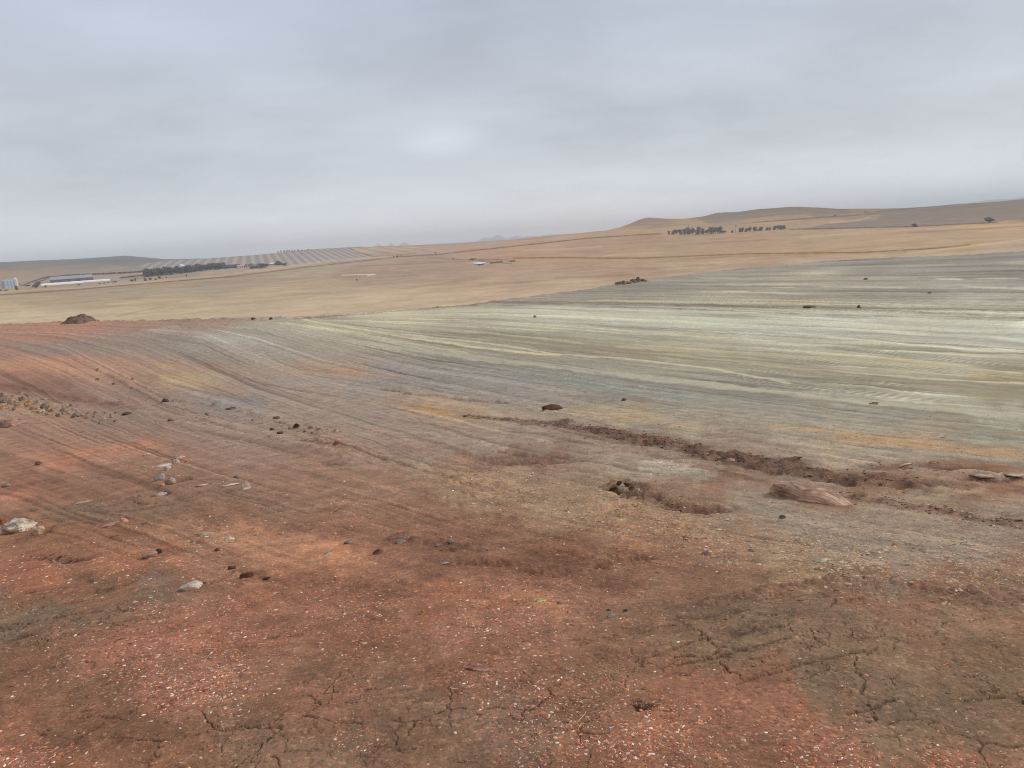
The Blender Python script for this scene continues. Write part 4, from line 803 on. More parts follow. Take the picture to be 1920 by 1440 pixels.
# ------------------------------------------------------------------ materials for things
def stone_mat(name, c, var=0.25, rough=0.9, scale=18, tint=None, warmer=False):
    mt = bpy.data.materials.new(name); mt.use_nodes = True; t = NT(mt.node_tree)
    p = t.n('ShaderNodeTexCoord').outputs['Object']
    n = t.noise(p, scale, 5, .65); n2 = t.noise(p, scale * .25, 3, .6)
    if warmer: c = tuple(np.array(c) * np.array([.95, .93, .89]))
    a = lin(c) / GAIN
    d = a * (1 - var * 1.3); l = np.clip(a * (1 + var), 0, .85)
    if tint is not None: d = lin(tint) / GAIN
    cc = t.mix(t.ramp(t.math('ADD', t.math('MULTIPLY', n, .6), t.math('MULTIPLY', n2, .4)), .36, .62), (*[float(q) for q in d], 1), (*[float(q) for q in l], 1))
    b = t.n('ShaderNodeBsdfPrincipled'); t.link(cc, b.inputs['Base Color']); b.inputs['Roughness'].default_value = rough; b.inputs['Specular IOR Level'].default_value = .2
    bp = t.n('ShaderNodeBump'); t.link(n, bp.inputs['Height']); bp.inputs['Strength'].default_value = .5; bp.inputs['Distance'].default_value = .01
    t.link(bp.outputs[0], b.inputs['Normal'])
    out = t.n('ShaderNodeOutputMaterial'); t.link(b.outputs[0], out.inputs[0])
    return mt
_MC = {}
def smat(c, tint=None, scale=18):
    k = (tuple(c), tint, scale)
    if k not in _MC: _MC[k] = stone_mat('stone_surface', c, tint=tint if tint else tuple(np.array(c) * np.array([.70, .62, .55])), scale=scale, warmer=True, var=.3)
    return _MC[k]

def tag(o, label=None, cat=None, group=None, kind=None):
    if label: o['label'] = label
    if cat: o['category'] = cat
    if group: o['group'] = group
    if kind: o['kind'] = kind
    return o
def raw_mesh(name, V, F, mat, parent=None, smooth=False):
    me = bpy.data.meshes.new(name); me.from_pydata([tuple(map(float, v)) for v in V], [], [tuple(map(int, f)) for f in F]); me.update()
    if smooth: me.shade_smooth()
    if mat: me.materials.append(mat)
    o = bpy.data.objects.new(name, me); col.objects.link(o)
    if parent: o.parent = parent
    return o

def icosphere(sub):
    t = (1 + 5 ** .5) / 2
    V = [(-1, t, 0), (1, t, 0), (-1, -t, 0), (1, -t, 0), (0, -1, t), (0, 1, t), (0, -1, -t), (0, 1, -t), (t, 0, -1), (t, 0, 1), (-t, 0, -1), (-t, 0, 1)]
    V = [np.array(v) / np.linalg.norm(v) for v in V]
    F = [(0, 11, 5), (0, 5, 1), (0, 1, 7), (0, 7, 10), (0, 10, 11), (1, 5, 9), (5, 11, 4), (11, 10, 2), (10, 7, 6), (7, 1, 8), (3, 9, 4), (3, 4, 2), (3, 2, 6), (3, 6, 8), (3, 8, 9), (4, 9, 5), (2, 4, 11), (6, 2, 10), (8, 6, 7), (9, 8, 1)]
    for _ in range(sub):
        mid = {}; NF = []
        def mp(a, b):
            k = (min(a, b), max(a, b))
            if k not in mid:
                q = V[a] + V[b]; V.append(q / np.linalg.norm(q)); mid[k] = len(V) - 1
            return mid[k]
        for a, b, c in F:
            ab, bc, ca = mp(a, b), mp(b, c), mp(c, a); NF += [(a, ab, ca), (b, bc, ab), (c, ca, bc), (ab, bc, ca)]
        F = NF
    return np.array(V), np.array(F)
_ICO = {k: icosphere(k) for k in (0, 1, 2, 3, 4)}
def rock_shape(seed, sub=3, ang=0.55, rough=0.10, boxy=1.0):
    rg = np.random.RandomState(seed); V, F = _ICO[sub]; V = np.sign(V) * np.abs(V) ** boxy
    # chop with random planes for broken faces
    for _ in range(11):
        n = rg.normal(size=3); n /= np.linalg.norm(n); d = rg.uniform(ang, 0.95)
        s = V @ n; V -= np.outer(np.maximum(s - d, 0) * 0.92, n)
    for lam, a in ((.9, 1.0), (.45, .55), (.2, .32), (.1, .2)) if sub < 4 else ((.9, .7), (.45, .6), (.22, .45), (.11, .3), (.06, .2)):
        if sub < 3 and lam < .3: continue
        f = vn(V[:, 0] / lam + seed, V[:, 1] / lam, seed) + vn(V[:, 1] / lam, V[:, 2] / lam + seed, seed + 1) + vn(V[:, 2] / lam, V[:, 0] / lam, seed + 2)
        V += V * (f * rough * a)[:, None]
    V -= (V.max(0) + V.min(0)) / 2; V /= (V.max(0) - V.min(0)) / 2
    return V, F
NROCK = 0
def rock(u, v, w, h, c, label, name='rock', cat='rock', depth=None, rot=0.0, tilt=0.0, group=None, tint=None, sink=.38, ang=.55, rough=.10, sub=3, scale=None, seed=None, boxy=1.0, prof=None):
    """a stone whose foot stands where pixel (u, v + h/2) meets the ground; w, h in photo pixels"""
    global NROCK; NROCK += 1
    if w < 80 and v > 640: w *= .88; h *= .92
    loc, dist = hit(u, min(v + h * .45, 1500))
    if loc is None: loc, dist = hit(u, v + h)
    if loc is None: return None
    k = dist / FPX; sx = w * k / 2
    dep = math.atan2(H - loc.z, math.hypot(loc.x, loc.y))
    sd = seed if seed is not None else 1000 + NROCK * 7
    sy = sx * (depth if depth else .75)
    hh = max(h * k - sy * 1.2 * math.sin(dep), h * k * .45)
    sz = hh / 2 / (1 - sink)
    V, F = rock_shape(sd, sub, ang, rough, boxy)
    if prof is not None:
        q = np.interp(V[:, 0], prof[0], prof[1]); V[:, 1] *= q ** .6; V[:, 2] = (V[:, 2] + 1) * q - 1
    V = V * np.array([sx, sy, sz])
    ca, sa = math.cos(tilt), math.sin(tilt); V = V @ np.array([[ca, 0, sa], [0, 1, 0], [-sa, 0, ca]]).T
    base = -sz
    V[:, 2] -= base
    V[:, 2] -= 2 * sz * sink
    if not tilt: V[:, 2] = np.maximum(V[:, 2], -2 * sz * sink * .9)
    o = raw_mesh(name, V, F, smat(c, tint, scale or max(3.0, 1.2 / sx)), smooth=False)
    if name == 'soil_mound': o.data.shade_smooth()
    az = math.atan2(loc.x, loc.y)
    o.location = loc; o.rotation_euler = (0, 0, -az + rot)
    tag(o, label, cat, group)
    return o

GREY = (150, 140, 128); PALE = (190, 180, 168); WHT = (206, 190, 174); PINK = (190, 152, 140); MAUV = (150, 124, 122); DARK = (88, 72, 62); TAN = (196, 170, 132); BLUE = (138, 136, 132); ORG = (202, 138, 98); BRN = (122, 92, 74); GRN = (150, 152, 136)
ROCKS = [
    (38, 983, 56, 27, (198, 188, 176), 'large bleached white rock half buried at the left edge of the red soil', dict(tint=(120, 108, 98), depth=.8, sub=4, rough=.16)),
    (72, 994, 24, 15, (196, 176, 156), 'tan broken stone against the right end of the large white rock', dict(tint=(120, 84, 62))),
    (4, 977, 14, 14, (150, 112, 84), 'brown stone touching the left end of the large white rock', {}),
    (357, 1095, 46, 21, WHT, 'rounded white and grey rock lying alone on orange gravel, lower left', dict(tint=(140, 128, 126), sub=4, depth=.7)),
    (386, 1092, 16, 9, MAUV, 'small mauve stone just right of the rounded white and grey rock', {}),
    (385, 1000, 46, 6, WHT, 'long thin white sliver of stone lying slanted on the gravel', dict(depth=.2, rot=-.5, sink=.2)),
    (430, 1008, 22, 9, (204, 190, 172), 'pale tan stone at the right end of the thin white sliver', {}),
    (363, 1015, 11, 6, GREY, 'little grey pebble stone below the thin white sliver', {}),
    (281, 1038, 28, 14, (164, 134, 118), 'wedge shaped stone with pinkish top and grey underside', dict(ang=.35, sub=2, tint=(110, 102, 98))),
    (298, 1033, 13, 10, (70, 58, 52), 'near black stone touching the right side of the wedge stone', {}),
    (365, 1051, 14, 5, PINK, 'flat pink stone right of the wedge shaped stone', {}),
    (407, 1030, 10, 6, DARK, 'small dark stone between the wedge stone and the pink sand patch', {}),
    (462, 1076, 28, 14, (90, 64, 50), 'largest of the three dark soil clods right of the rounded white rock', dict(name='soil_clod', cat='clod', rough=.22)),
    (499, 1083, 18, 8, (84, 60, 48), 'rightmost of the three dark soil clods right of the rounded white rock', dict(name='soil_clod', cat='clod', rough=.22)),
    (435, 1063, 15, 8, (88, 62, 48), 'leftmost of the three dark soil clods above the rounded white rock', dict(name='soil_clod', cat='clod', rough=.22)),
    (337, 855, 22, 9, (190, 172, 162), 'pale pinkish rock, farthest of the small stone cluster at left', {}),
    (330, 864, 14, 8, PALE, 'pale grey stone in the middle of the small stone cluster at left', {}),
    (350, 866, 11, 6, ORG, 'orange stone at the right of the small stone cluster', {}),
    (303, 871, 38, 7, (190, 184, 176), 'flat pale grey slab at the left of the small stone cluster', dict(depth=.5)),
    (314, 877, 15, 9, (196, 192, 186), 'pale stone standing in front of the flat pale slab', {}),
    (276, 851, 16, 5, (186, 178, 172), 'thin pale stone alone, up and left of the small stone cluster', {}),
    (300, 894, 21, 13, (158, 158, 158), 'blocky blue grey rock beside a pinkish rock at the dark hollow', dict(ang=.4)),
    (319, 900, 23, 14, (178, 156, 144), 'pinkish rock with dark foot, right of the blocky blue grey rock', dict(tint=(96, 84, 78))),
    (305, 908, 10, 5, (200, 158, 130), 'small pink stone under the blocky blue grey rock', {}),
    (298, 926, 31, 7, (190, 178, 166), 'thin pale slab leaning on a dark grey stone', dict(depth=.35)),
    (314, 922, 15, 9, (112, 104, 100), 'dark grey stone behind the thin pale slab', {}),
    (73, 868, 15, 8, BRN, 'brown stone alone on orange soil near the left edge', {}),
    (12, 909, 15, 6, BLUE, 'flat blue grey stone at the left edge above the red patch', {}),
    (445, 893, 14, 9, (142, 138, 134), 'grey stone standing above the white elongated rock', {}),
    (461, 911, 19, 13, WHT, 'bright white block at the right end of a flat white rock', dict(ang=.4)),
    (434, 907, 36, 5, (214, 202, 190), 'flat white elongated rock left of the bright white block', dict(depth=.4)),
    (379, 908, 26, 6, (196, 168, 148), 'flat pinkish rock left of the white elongated rock', dict(depth=.5)),
    (150, 941, 42, 6, (158, 146, 132), 'long flat grey slab bedded in the cracked mud at left', dict(depth=.4)),
    (232, 974, 17, 10, (204, 158, 148), 'pink stone on the end of the flat mauve slab', {}),
    (204, 981, 50, 9, (162, 124, 116), 'flat mauve slab with a pink stone on its end', dict(depth=.5)),
    (528, 999, 10, 7, (190, 168, 140), 'small tan stone alone left of the pink sand patch', {}),
    (653, 1015, 19, 9, (138, 134, 128), 'grey stone just right of the pink sand patch', {}),
    (616, 1035, 19, 5, GRN, 'thin greenish stone on the pink sand patch', {}),
    (627, 999, 11, 7, TAN, 'small tan stone at the top of the pink sand patch', {}),
    (665, 989, 9, 6, ORG, 'bright orange stone above the grey stones in the middle foreground', {}),
    (709, 1032, 24, 13, (112, 86, 68), 'brown lump between two grey stones in the middle foreground', dict(rough=.2)),
    (751, 1013, 23, 10, (140, 134, 128), 'widest grey stone on the low dark ridge in the middle foreground', {}),
    (845, 1013, 16, 9, (138, 136, 134), 'rounded blue grey stone at the right of the low dark ridge', {}),
    (821, 1020, 15, 5, (132, 128, 122), 'thin grey stone left of the rounded blue grey stone', {}),
    (833, 1054, 21, 5, (158, 156, 154), 'smooth flat pale grey stone alone below the low dark ridge', dict(rough=.03, ang=.8, depth=.45)),
    (911, 1028, 13, 7, GREY, 'grey stone on dark soil right of the low dark ridge', {}),
    (792, 1147, 12, 9, (188, 146, 90), 'ochre stone alone in the reddish gravel', {}),
    (779, 1107, 11, 5, (202, 150, 132), 'flat pink stone above the ochre stone', {}),
    (871, 1202, 13, 6, (192, 128, 102), 'orange pink stone above the mauve slab', {}),
    (684, 1205, 11, 4, WHT, 'flat white stone alone in the brown soil, left of the mauve slab', {}),
    (992, 1170, 13, 7, (206, 182, 148), 'rounded tan stone below the long yellowish rock', {}),
    (1013, 1124, 27, 8, (190, 172, 130), 'long yellowish rock on the pinkish gravel', {}),
    (1049, 1129, 11, 6, (128, 118, 122), 'grey stone right of the long yellowish rock', {}),
    (1011, 1061, 7, 5, ORG, 'tiny orange stone on the dark streaked soil', {}),
    (897, 1251, 58, 12, (158, 126, 120), 'long flat mauve slab lying on the red brown soil near the camera', dict(depth=.32, rot=-.28, sink=.12, ang=.4, rough=.04)),
    (1145, 1153, 14, 8, (158, 160, 156), 'pale blue grey stone in front of two small dark stones', {}),
    (1173, 1143, 11, 6, (82, 76, 74), 'dark stone right and behind the pale blue grey stone', {}),
    (1142, 1142, 10, 5, (84, 72, 66), 'dark stone directly behind the pale blue grey stone', {}),
    (1539, 1047, 28, 14, (218, 204, 188), 'white angular rock at the edge of grey gravel and tan soil', dict(ang=.4)),
    (1508, 1031, 15, 7, TAN, 'tan stone up and left of the white angular rock', {}),
    (1662, 1065, 15, 9, (204, 180, 144), 'cream stone on the boundary of grey gravel and red soil', {}),
    (1662, 1080, 17, 6, (170, 140, 110), 'flat brown stone directly below the cream stone', {}),
    (1736, 1030, 27, 11, (170, 160, 144), 'tan and blue flat stone on the grey gravel at right', {}),
    (1812, 1018, 21, 9, (172, 170, 164), 'pale grey flat stone near the right edge of the gravel', {}),
    (1678, 1020, 11, 6, ORG, 'orange chip left of the tan and blue flat stone', {}),
    (1360, 972, 15, 7, (190, 178, 160), 'pale stone on the grey gravel right of the dug hole', {}),
    (1467, 968, 13, 8, (108, 98, 92), 'dark grey stone on the gravel below the long red boulder', {}),
    (1347, 991, 15, 5, (206, 186, 154), 'flat cream stone below the dug hole', {}),
    (1367, 1004, 11, 6, TAN, 'small tan stone right and below the flat cream stone', {}),
    (1508, 1000, 11, 5, BLUE, 'small blue grey stone on tan gravel above the white angular rock', {}),
    (1409, 1030, 13, 7, GREY, 'grey stone left of the tan stone on the tan soil', {}),
    (1324, 1035, 18, 12, (154, 122, 112), 'mauve brown rock half set in the tan soil', {}),
    (1514, 929, 8, 6, WHT, 'tiny white stone at the foot of the long red boulder', {}),
    (1369, 861, 21, 8, (176, 148, 132), 'pink flat rock on the dark ridge of turned soil', {}),
    (1324, 850, 18, 7, (164, 136, 120), 'brown flat rock at the left of the dark ridge of turned soil', {}),
    (1346, 857, 15, 5, (148, 120, 104), 'small rock between two flat rocks on the dark ridge', {}),
    (1752, 866, 18, 7, (176, 132, 116), 'pink rock right of the hollow behind the dark ridge', {}),
    (1781, 950, 27, 6, (200, 174, 134), 'tan sliver of stone on the brown soil at right', dict(depth=.3, rot=-.5)),
    (1838, 889, 46, 7, (178, 160, 144), 'long pale slab at the rim of the pit near the right edge', dict(depth=.4, rot=.1)),
    (1898, 888, 40, 6, (188, 176, 158), 'pale slab touching the right edge of the picture', dict(depth=.4)),
    (1169, 929, 14, 11, (188, 162, 126), 'tan block of stone in front of the broken dark slabs', dict(ang=.4)),
    (1190, 932, 24, 8, (168, 136, 110), 'pinkish stone slab right of the tan block at the dug hole', {}),
    (1196, 917, 9, 7, (206, 190, 170), 'small cream stone on the rim of the dug hole', {}),
    (1306, 944, 10, 6, TAN, 'tan stone at the right rim of the dug hole', {}),
    (1190, 945, 13, 6, (206, 176, 142), 'cream stone on the gravel below the dug hole', {}),
    (1162, 964, 11, 8, (200, 164, 120), 'ochre stone on the gravel left of and below the dug hole', {}),
    (310, 750, 17, 8, (92, 74, 62), 'dark soil clod on the windrow at left', dict(name='soil_clod', cat='clod', rough=.2)),
    (556, 797, 14, 9, (80, 54, 46), 'dark reddish clod at the end of the stony windrow', dict(name='soil_clod', cat='clod', rough=.2)),
    (510, 804, 13, 6, (92, 72, 62), 'dark flat clod left and below the dark reddish clod', dict(name='soil_clod', cat='clod', rough=.2)),
    (525, 811, 14, 6, (88, 68, 58), 'dark flat clod, lowest of those near the stony windrow', dict(name='soil_clod', cat='clod', rough=.2)),
    (518, 783, 14, 7, (110, 96, 86), 'grey brown stone up and left of the dark reddish clod', {}),
    (433, 765, 20, 5, (96, 80, 70), 'thin dark clod beside the bluish soil patch', dict(name='soil_clod', cat='clod')),
    (593, 801, 10, 7, PALE, 'pale rounded stone right of the dark reddish clod', {}),
    (630, 807, 13, 8, (176, 170, 164), 'grey white stone, farthest right of the windrow stones', {}),
    (630, 830, 14, 8, (120, 92, 76), 'brown stone below the grey white windrow stone', {}),
    (320, 787, 12, 6, (120, 100, 88), 'brown stone alone on the grey track, left', {}),
    (238, 775, 18, 5, (84, 68, 58), 'thin dark clod on the grey track at left', dict(name='soil_clod', cat='clod')),
    (24, 791, 46, 15, (168, 140, 134), 'wide mauve boulder at the left edge below the rubble', dict(sub=4, depth=.6)),
    (142, 777, 18, 8, (140, 132, 124), 'grey stone at the right end of the left rubble', {}),
    (54, 755, 15, 9, (178, 152, 112), 'yellow tan stone in the middle of the left rubble', {}),
    (70, 755, 12, 9, (164, 160, 150), 'pale grey stone right of the yellow tan stone in the rubble', {}),
    (76, 771, 15, 6, (196, 184, 172), 'whitish flat stone at the front of the left rubble', {}),
    (7, 740, 14, 9, (152, 148, 146), 'blue grey stone at the far left of the rubble', {}),
    (1638, 755, 17, 7, (142, 126, 116), 'mauve grey rock beside the pale graded line', {}),
    (1170, 748, 12, 6, (98, 84, 72), 'dark clod on the grey soil right of the soil mound', dict(name='soil_clod', cat='clod')),
    (1518, 574, 22, 4, (92, 84, 70), 'long dark clod on the far berm line', dict(name='soil_clod', cat='clod')),
    (1610, 575, 6, 6, (94, 88, 76), 'small upright clod right of the long dark clod on the berm', dict(name='soil_clod', cat='clod')),
    (1623, 523, 7, 3, (96, 88, 78), 'small dark clod on the far upper pad', dict(name='soil_clod', cat='clod')),
    (1742, 549, 7, 2.5, (100, 92, 82), 'small dark clod on the far pad near the right edge', dict(name='soil_clod', cat='clod')),
    (1003, 593, 6, 4, (124, 118, 100), 'small grey clod on the pale far pad', dict(name='soil_clod', cat='clod')),
    (508, 597, 7, 4, (90, 66, 54), 'dark clod on the rim where the red soil ends', dict(name='soil_clod', cat='clod')),
    (475, 597, 8, 4, (96, 68, 56), 'brown clod on the rim left of the dark rim clod', dict(name='soil_clod', cat='clod')),
]
for u, v, w, h, c, lab, kw in ROCKS:
    rock(u, v, w, h, c, lab, **kw)
rub = np.random.RandomState(5)
for (u, v, w, h, c) in [(39, 738, 19, 7, (160, 138, 124)), (43, 747, 14, 8, (158, 142, 128)), (21, 755, 14, 9, (138, 128, 120)), (37, 757, 19, 7, (160, 140, 122)), (14, 749, 15, 6, (168, 140, 116)), (84, 761, 14, 9, (128, 128, 118)), (98, 768, 14, 8, (146, 134, 120)), (120, 768, 15, 6, (130, 134, 122)), (30, 765, 12, 6, (190, 150, 112)), (6, 763, 14, 7, (182, 144, 104)), (62, 765, 11, 6, (176, 136, 108)), (110, 777, 12, 6, (176, 150, 128)), (52, 744, 12, 7, (156, 150, 140))]:
    c = tuple(np.array(c) * .5 + np.array((146, 130, 116)) * .5)
    rock(u, v, w, h, c, 'brownish grey stone in the heap of rubble at the left edge', group='rubble stones at the left edge', sink=.42)
for i in range(46):
    u = rub.uniform(-8, 235) if i % 3 else rub.uniform(-8, 120); v = np.interp(u, [0, 120, 235], [752, 771, 784]) + rub.normal() * 8
    cc_ = [(150, 134, 120), (170, 150, 130), (132, 126, 118), (160, 128, 104), (184, 168, 152)][rub.randint(5)]
    rock(u, v, rub.uniform(5, 12), rub.uniform(3, 7), cc_, 'brownish grey stone in the heap of rubble at the left edge', group='rubble stones at the left edge', sink=.42, sub=2)
for i in range(18):
    t_ = rub.uniform(0, 1); u = 180 + 420 * t_; v = np.interp(u, [180, 310, 430, 560, 600], [696, 748, 775, 800, 806]) + rub.normal() * 7
    rock(u, v, rub.uniform(5, 11), rub.uniform(3, 6), [(150, 134, 120), (140, 120, 104), (172, 150, 128)][rub.randint(3)], 'small stone in the stony windrow running from the left rubble to the middle', group='stones of the windrow', sink=.42, sub=2)
# big items
rock(1525, 918, 156, 42, (190, 164, 146), 'long reddish boulder lying in the turned soil, largest rock in view', depth=.34, rot=-0.42, tint=(126, 100, 86), sub=4, sink=.3, ang=.68, rough=.13, scale=5, seed=44, boxy=.75, prof=([-1, -.8, -.45, -.15, .05, .45, .8, 1], [.7, 1.0, .95, .72, .85, .8, .5, .2]))
rock(1036, 762, 46, 15, (104, 78, 62), 'dark brown mound of clay alone on the grey soil', name='soil_mound', cat='mound', depth=.6, sub=4, rough=.16, sink=.35, ang=.8, scale=6, seed=52)
def heap(u, v, w, h, c, label, seed):
    """spoil heap: a skirted mound with lumps, its own height field"""
    loc, dist = hit(u, v)
    k = dist / FPX; W = w * k; Hh = h * k
    n = 44; rg = np.linspace(-1, 1, n); X, Y = np.meshgrid(rg, rg); rr = np.hypot(X, Y)
    z = np.clip(1 - rr ** 1.5 * 1.02, -.1, 1) ** 1.0
    z = z * (1 + .35 * fbm(X * 1.6 + seed, Y * 1.6, seed, 2)) + 0.20 * fbm(X * 4, Y * 4, seed + 5, 4, .65) * (z > 0)
    z -= .05
    V = np.stack([X.ravel() * W / 2 * 1.05, Y.ravel() * W / 2 * .9, z.ravel() * Hh * 1.05], 1)
    F = [(i * n + j, i * n + j + 1, (i + 1) * n + j + 1, (i + 1) * n + j) for i in range(n - 1) for j in range(n - 1)]
    o = raw_mesh('spoil_heap', V, F, smat(c, (92, 76, 66), 1.3)); o.location = loc; o.rotation_euler.z = -math.atan2(loc.x, loc.y)
    tag(o, label, 'heap'); return o
heap(150, 605, 56, 13, (112, 98, 90), 'dark mound of dumped soil on the red rim at far left', 9)
# broken slabs standing at the dug hole
for (u, v, w, h, c, rot, tl, lab) in [(1150, 914, 20, 12, (110, 86, 70), .3, -.5, 'leftmost of the broken dark slabs tipped up beside the dug hole'), (1160, 906, 16, 11, (96, 72, 58), -.2, -.4, 'middle one of the broken dark slabs tipped up beside the dug hole'),
                                      (1178, 908, 22, 10, (104, 80, 64), .2, .2, 'widest of the broken dark slabs roofing the dug hole'), (1184, 914, 13, 13, (132, 108, 90), 0, .8, 'grey brown slab leaning steeply over the mouth of the dug hole'),
                                      (1222, 940, 54, 15, (164, 142, 124), -1.0, .3, 'long grey slab slanting down along the edge of the dug hole')]:
    rock(u, v, w, h, c, lab, name='stone_slab', cat='slab', rot=rot, tilt=tl, depth=.45, ang=.3, rough=.05, sink=.1)
# stones piled at the corner of the pad
st_rng = np.random.RandomState(12)
PILE = [(1157, 531, 9, 6), (1163, 530, 8, 6), (1168, 529, 8, 7), (1173, 528, 7, 5), (1177, 527, 8, 6), (1182, 527, 7, 5), (1186, 526, 9, 7), (1190, 526, 7, 8), (1195, 525, 9, 9), (1200, 525, 7, 6), (1205, 525, 8, 5), (1210, 526, 7, 4), (1160, 532, 6, 4), (1170, 532, 6, 4), (1180, 530, 6, 4), (1192, 529, 6, 4)]
for i, (u, v, w, h) in enumerate(PILE):
    rock(u, v, w * 1.1, h * .8, [(124, 112, 104), (142, 130, 120), (112, 100, 92), (150, 138, 128)][i % 4], 'dark stone in the low row piled on the far edge of the pad', group='stones piled on the far edge of the pad', sub=2, sink=.15)
rock(1196, 519, 8, 9, (88, 74, 64), 'pointed dark stone standing up highest in the far row of stones', sub=2, sink=.05, ang=.3)

# ------------------------------------------------------------------ gravel and crumbs: nobody could count them
def build_gravel():
    rg = np.random.RandomState(77)
    pts = []; cols = []; size = []
    def add(n, us, vs, smin, smax, palette, jit=.12, flat=.45, use_ground=0.0):
        az, el = azel(us, vs)
        for i in range(n):
            pass
        return az, el
    batches = []
    # (count, sampler, size range m, palette, share of ground colour)
    def ellip(cx, cy, rx, ry, n):
        a = rg.normal(size=(n, 2)); return cx + a[:, 0] * rx * .62, cy + a[:, 1] * ry * .62
    WP = [(208, 190, 172), (200, 166, 144), (190, 144, 118), (222, 210, 196)]
    RP = [(186, 118, 90), (172, 102, 78), (196, 138, 108), (160, 98, 76), (204, 156, 126)]
    for cx, cy, rx, ry, dn in SPECK:
        n = int(900 * dn * (rx * ry) / 12000); u, v = ellip(cx, cy, rx, ry, n); batches.append((u, v, (.0018, .0080), WP, 0))
        n = int(1900 * dn * (rx * ry) / 12000); u, v = ellip(cx, cy, rx, ry, n); batches.append((u, v, (.0018, .0085), RP, 0))
    n = 8000; u = rg.uniform(-150, 2070, n); v = 820 + 700 * rg.uniform(0, 1, n) ** .8; batches.append((u, v, (.0016, .0075), WP + RP + RP + RP, 0))
    n = 26000; u = rg.uniform(-150, 2070, n); v = 800 + 760 * rg.uniform(0, 1, n) ** .8; batches.append((u, v, (.0012, .005), [(190, 138, 110), (150, 112, 90), (206, 160, 130), (120, 92, 76)], .62))
    n = 7000; u = rg.uniform(-150, 2070, n); v = 760 + 800 * rg.uniform(0, 1, n) ** .9; batches.append((u, v, (.0028, .011), [(150, 112, 92), (120, 92, 76)], .9))
    # the tan and grey gravel band that crosses the picture
    bx = [560, 700, 860, 1000, 1150, 1300, 1450, 1560, 1700, 1850, 1960]; by = [812, 850, 890, 925, 955, 1000, 1035, 1050, 1050, 1050, 1060]
    n = 13000; t = rg.uniform(0, 1, n); u = 560 + 1400 * t; v = np.interp(u, bx, by) + rg.normal(size=n) * np.interp(u, [560, 1000, 1400, 1960], [14, 26, 32, 36])
    batches.append((u, v, (.004, .017), [(196, 170, 134), (206, 178, 140), (176, 150, 124), (166, 158, 146), (190, 150, 112), (214, 196, 166)], .35))
    n = 450; u = 1250 + 34 * rg.normal(size=n); v = 878 + .1 * (u - 1250) + 8 * rg.normal(size=n); batches.append((u, v, (.005, .022), [(186, 178, 162), (170, 162, 146), (200, 192, 178)], 0))
    n = 3000; u = rg.uniform(1300, 1980, n); v = rg.uniform(950, 1060, n); batches.append((u, v, (.003, .009), [(170, 160, 148), (150, 142, 134), (186, 172, 154)], .4))
    # stony windrow and rubble at the left
    n = 3200; u = rg.uniform(-60, 640, n); v = np.interp(u, [-60, 150, 300, 450, 640], [752, 775, 752, 775, 812]) + rg.normal(size=n) * 14; batches.append((u, v, (.008, .055), [(150, 132, 116), (166, 140, 116), (136, 122, 112), (186, 150, 118), (176, 168, 158)], .45))
    n = 6000; u = rg.uniform(-60, 1980, n); v = rg.uniform(640, 850, n); batches.append((u, v, (.006, .02), [(150, 132, 116), (120, 104, 90), (170, 154, 136)], .6))
    n = 1500; u = rg.uniform(-60, 520, n); v = rg.uniform(598, 650, n); batches.append((u, v, (.03, .09), [(150, 116, 96), (120, 96, 84), (170, 130, 108)], .6))
    n = 1600; u = rg.uniform(-60, 1980, n); v = rg.uniform(560, 650, n); batches.append((u, v, (.02, .05), [(150, 132, 116), (120, 108, 90)], .8))
    # crumbs in the turned soil
    for P, w, h, r_, c, al in [s for s in _S if s[3] >= .03 and np.hypot(*s[0].mean(0)) < 30]:
        L = np.hypot(*(np.diff(P, axis=0).T)); tot = L.sum(); cum = np.concatenate([[0], np.cumsum(L)])
        dist = np.hypot(*P.mean(0)); s0 = .0011 * dist
        n = int(min(1500, 300 * tot / max(dist, 2) * 6))
        tt = rg.uniform(0, tot, n); X = np.interp(tt, cum, P[:, 0]) + rg.normal(size=n) * w * .7; Y = np.interp(tt, cum, P[:, 1]) + rg.normal(size=n) * w * .7
        batches.append((X, Y, (s0 * .5, s0 * 2.2), [c, tuple(np.clip(np.array(c) * 1.15, 0, 255)), tuple(np.array(c) * .85), (150, 126, 106)], 0, 'xy'))
    V0, F0 = _ICO[0]; VV = []; FF = []; CC = []; base = 0
    gz = {}
    for b in batches:
        X, Y, S, pal, gshare = b[:5]
        n = len(X)
        if len(b) == 5:
            d = px_dir(X, Y); ok = d[:, 2] < -.03
            d = d[ok]
            rs = np.geomspace(1.2, 110, 500); hr = np.hypot(d[:, 0], d[:, 1]); tan = -d[:, 2] / hr
            lut = _hh_l / _r_l
            r = np.interp(-tan, -lut, _r_l)
            x = d[:, 0] / hr * r; y = d[:, 1] / hr * r; a = np.arctan2(x, y); keep = r < edge_r(a) - .2
            x, y = x[keep], y[keep]
        else: x, y = X, Y
        if len(b) == 5:
            cl = fbm(x / (.12 * np.hypot(x, y)), y / (.12 * np.hypot(x, y)), 707, 4, .6) + .45 * rg.normal(size=len(x))
            ks = cl > -.12; x, y = x[ks], y[ks]
        n = len(x); r = np.hypot(x, y)
        s = S[0] * (S[1] / S[0]) ** (rg.uniform(0, 1, n) ** 2.4)
        if len(b) == 5 and S[1] < .012: s = s * np.clip(r / 2.8, .9, 4) ** .75
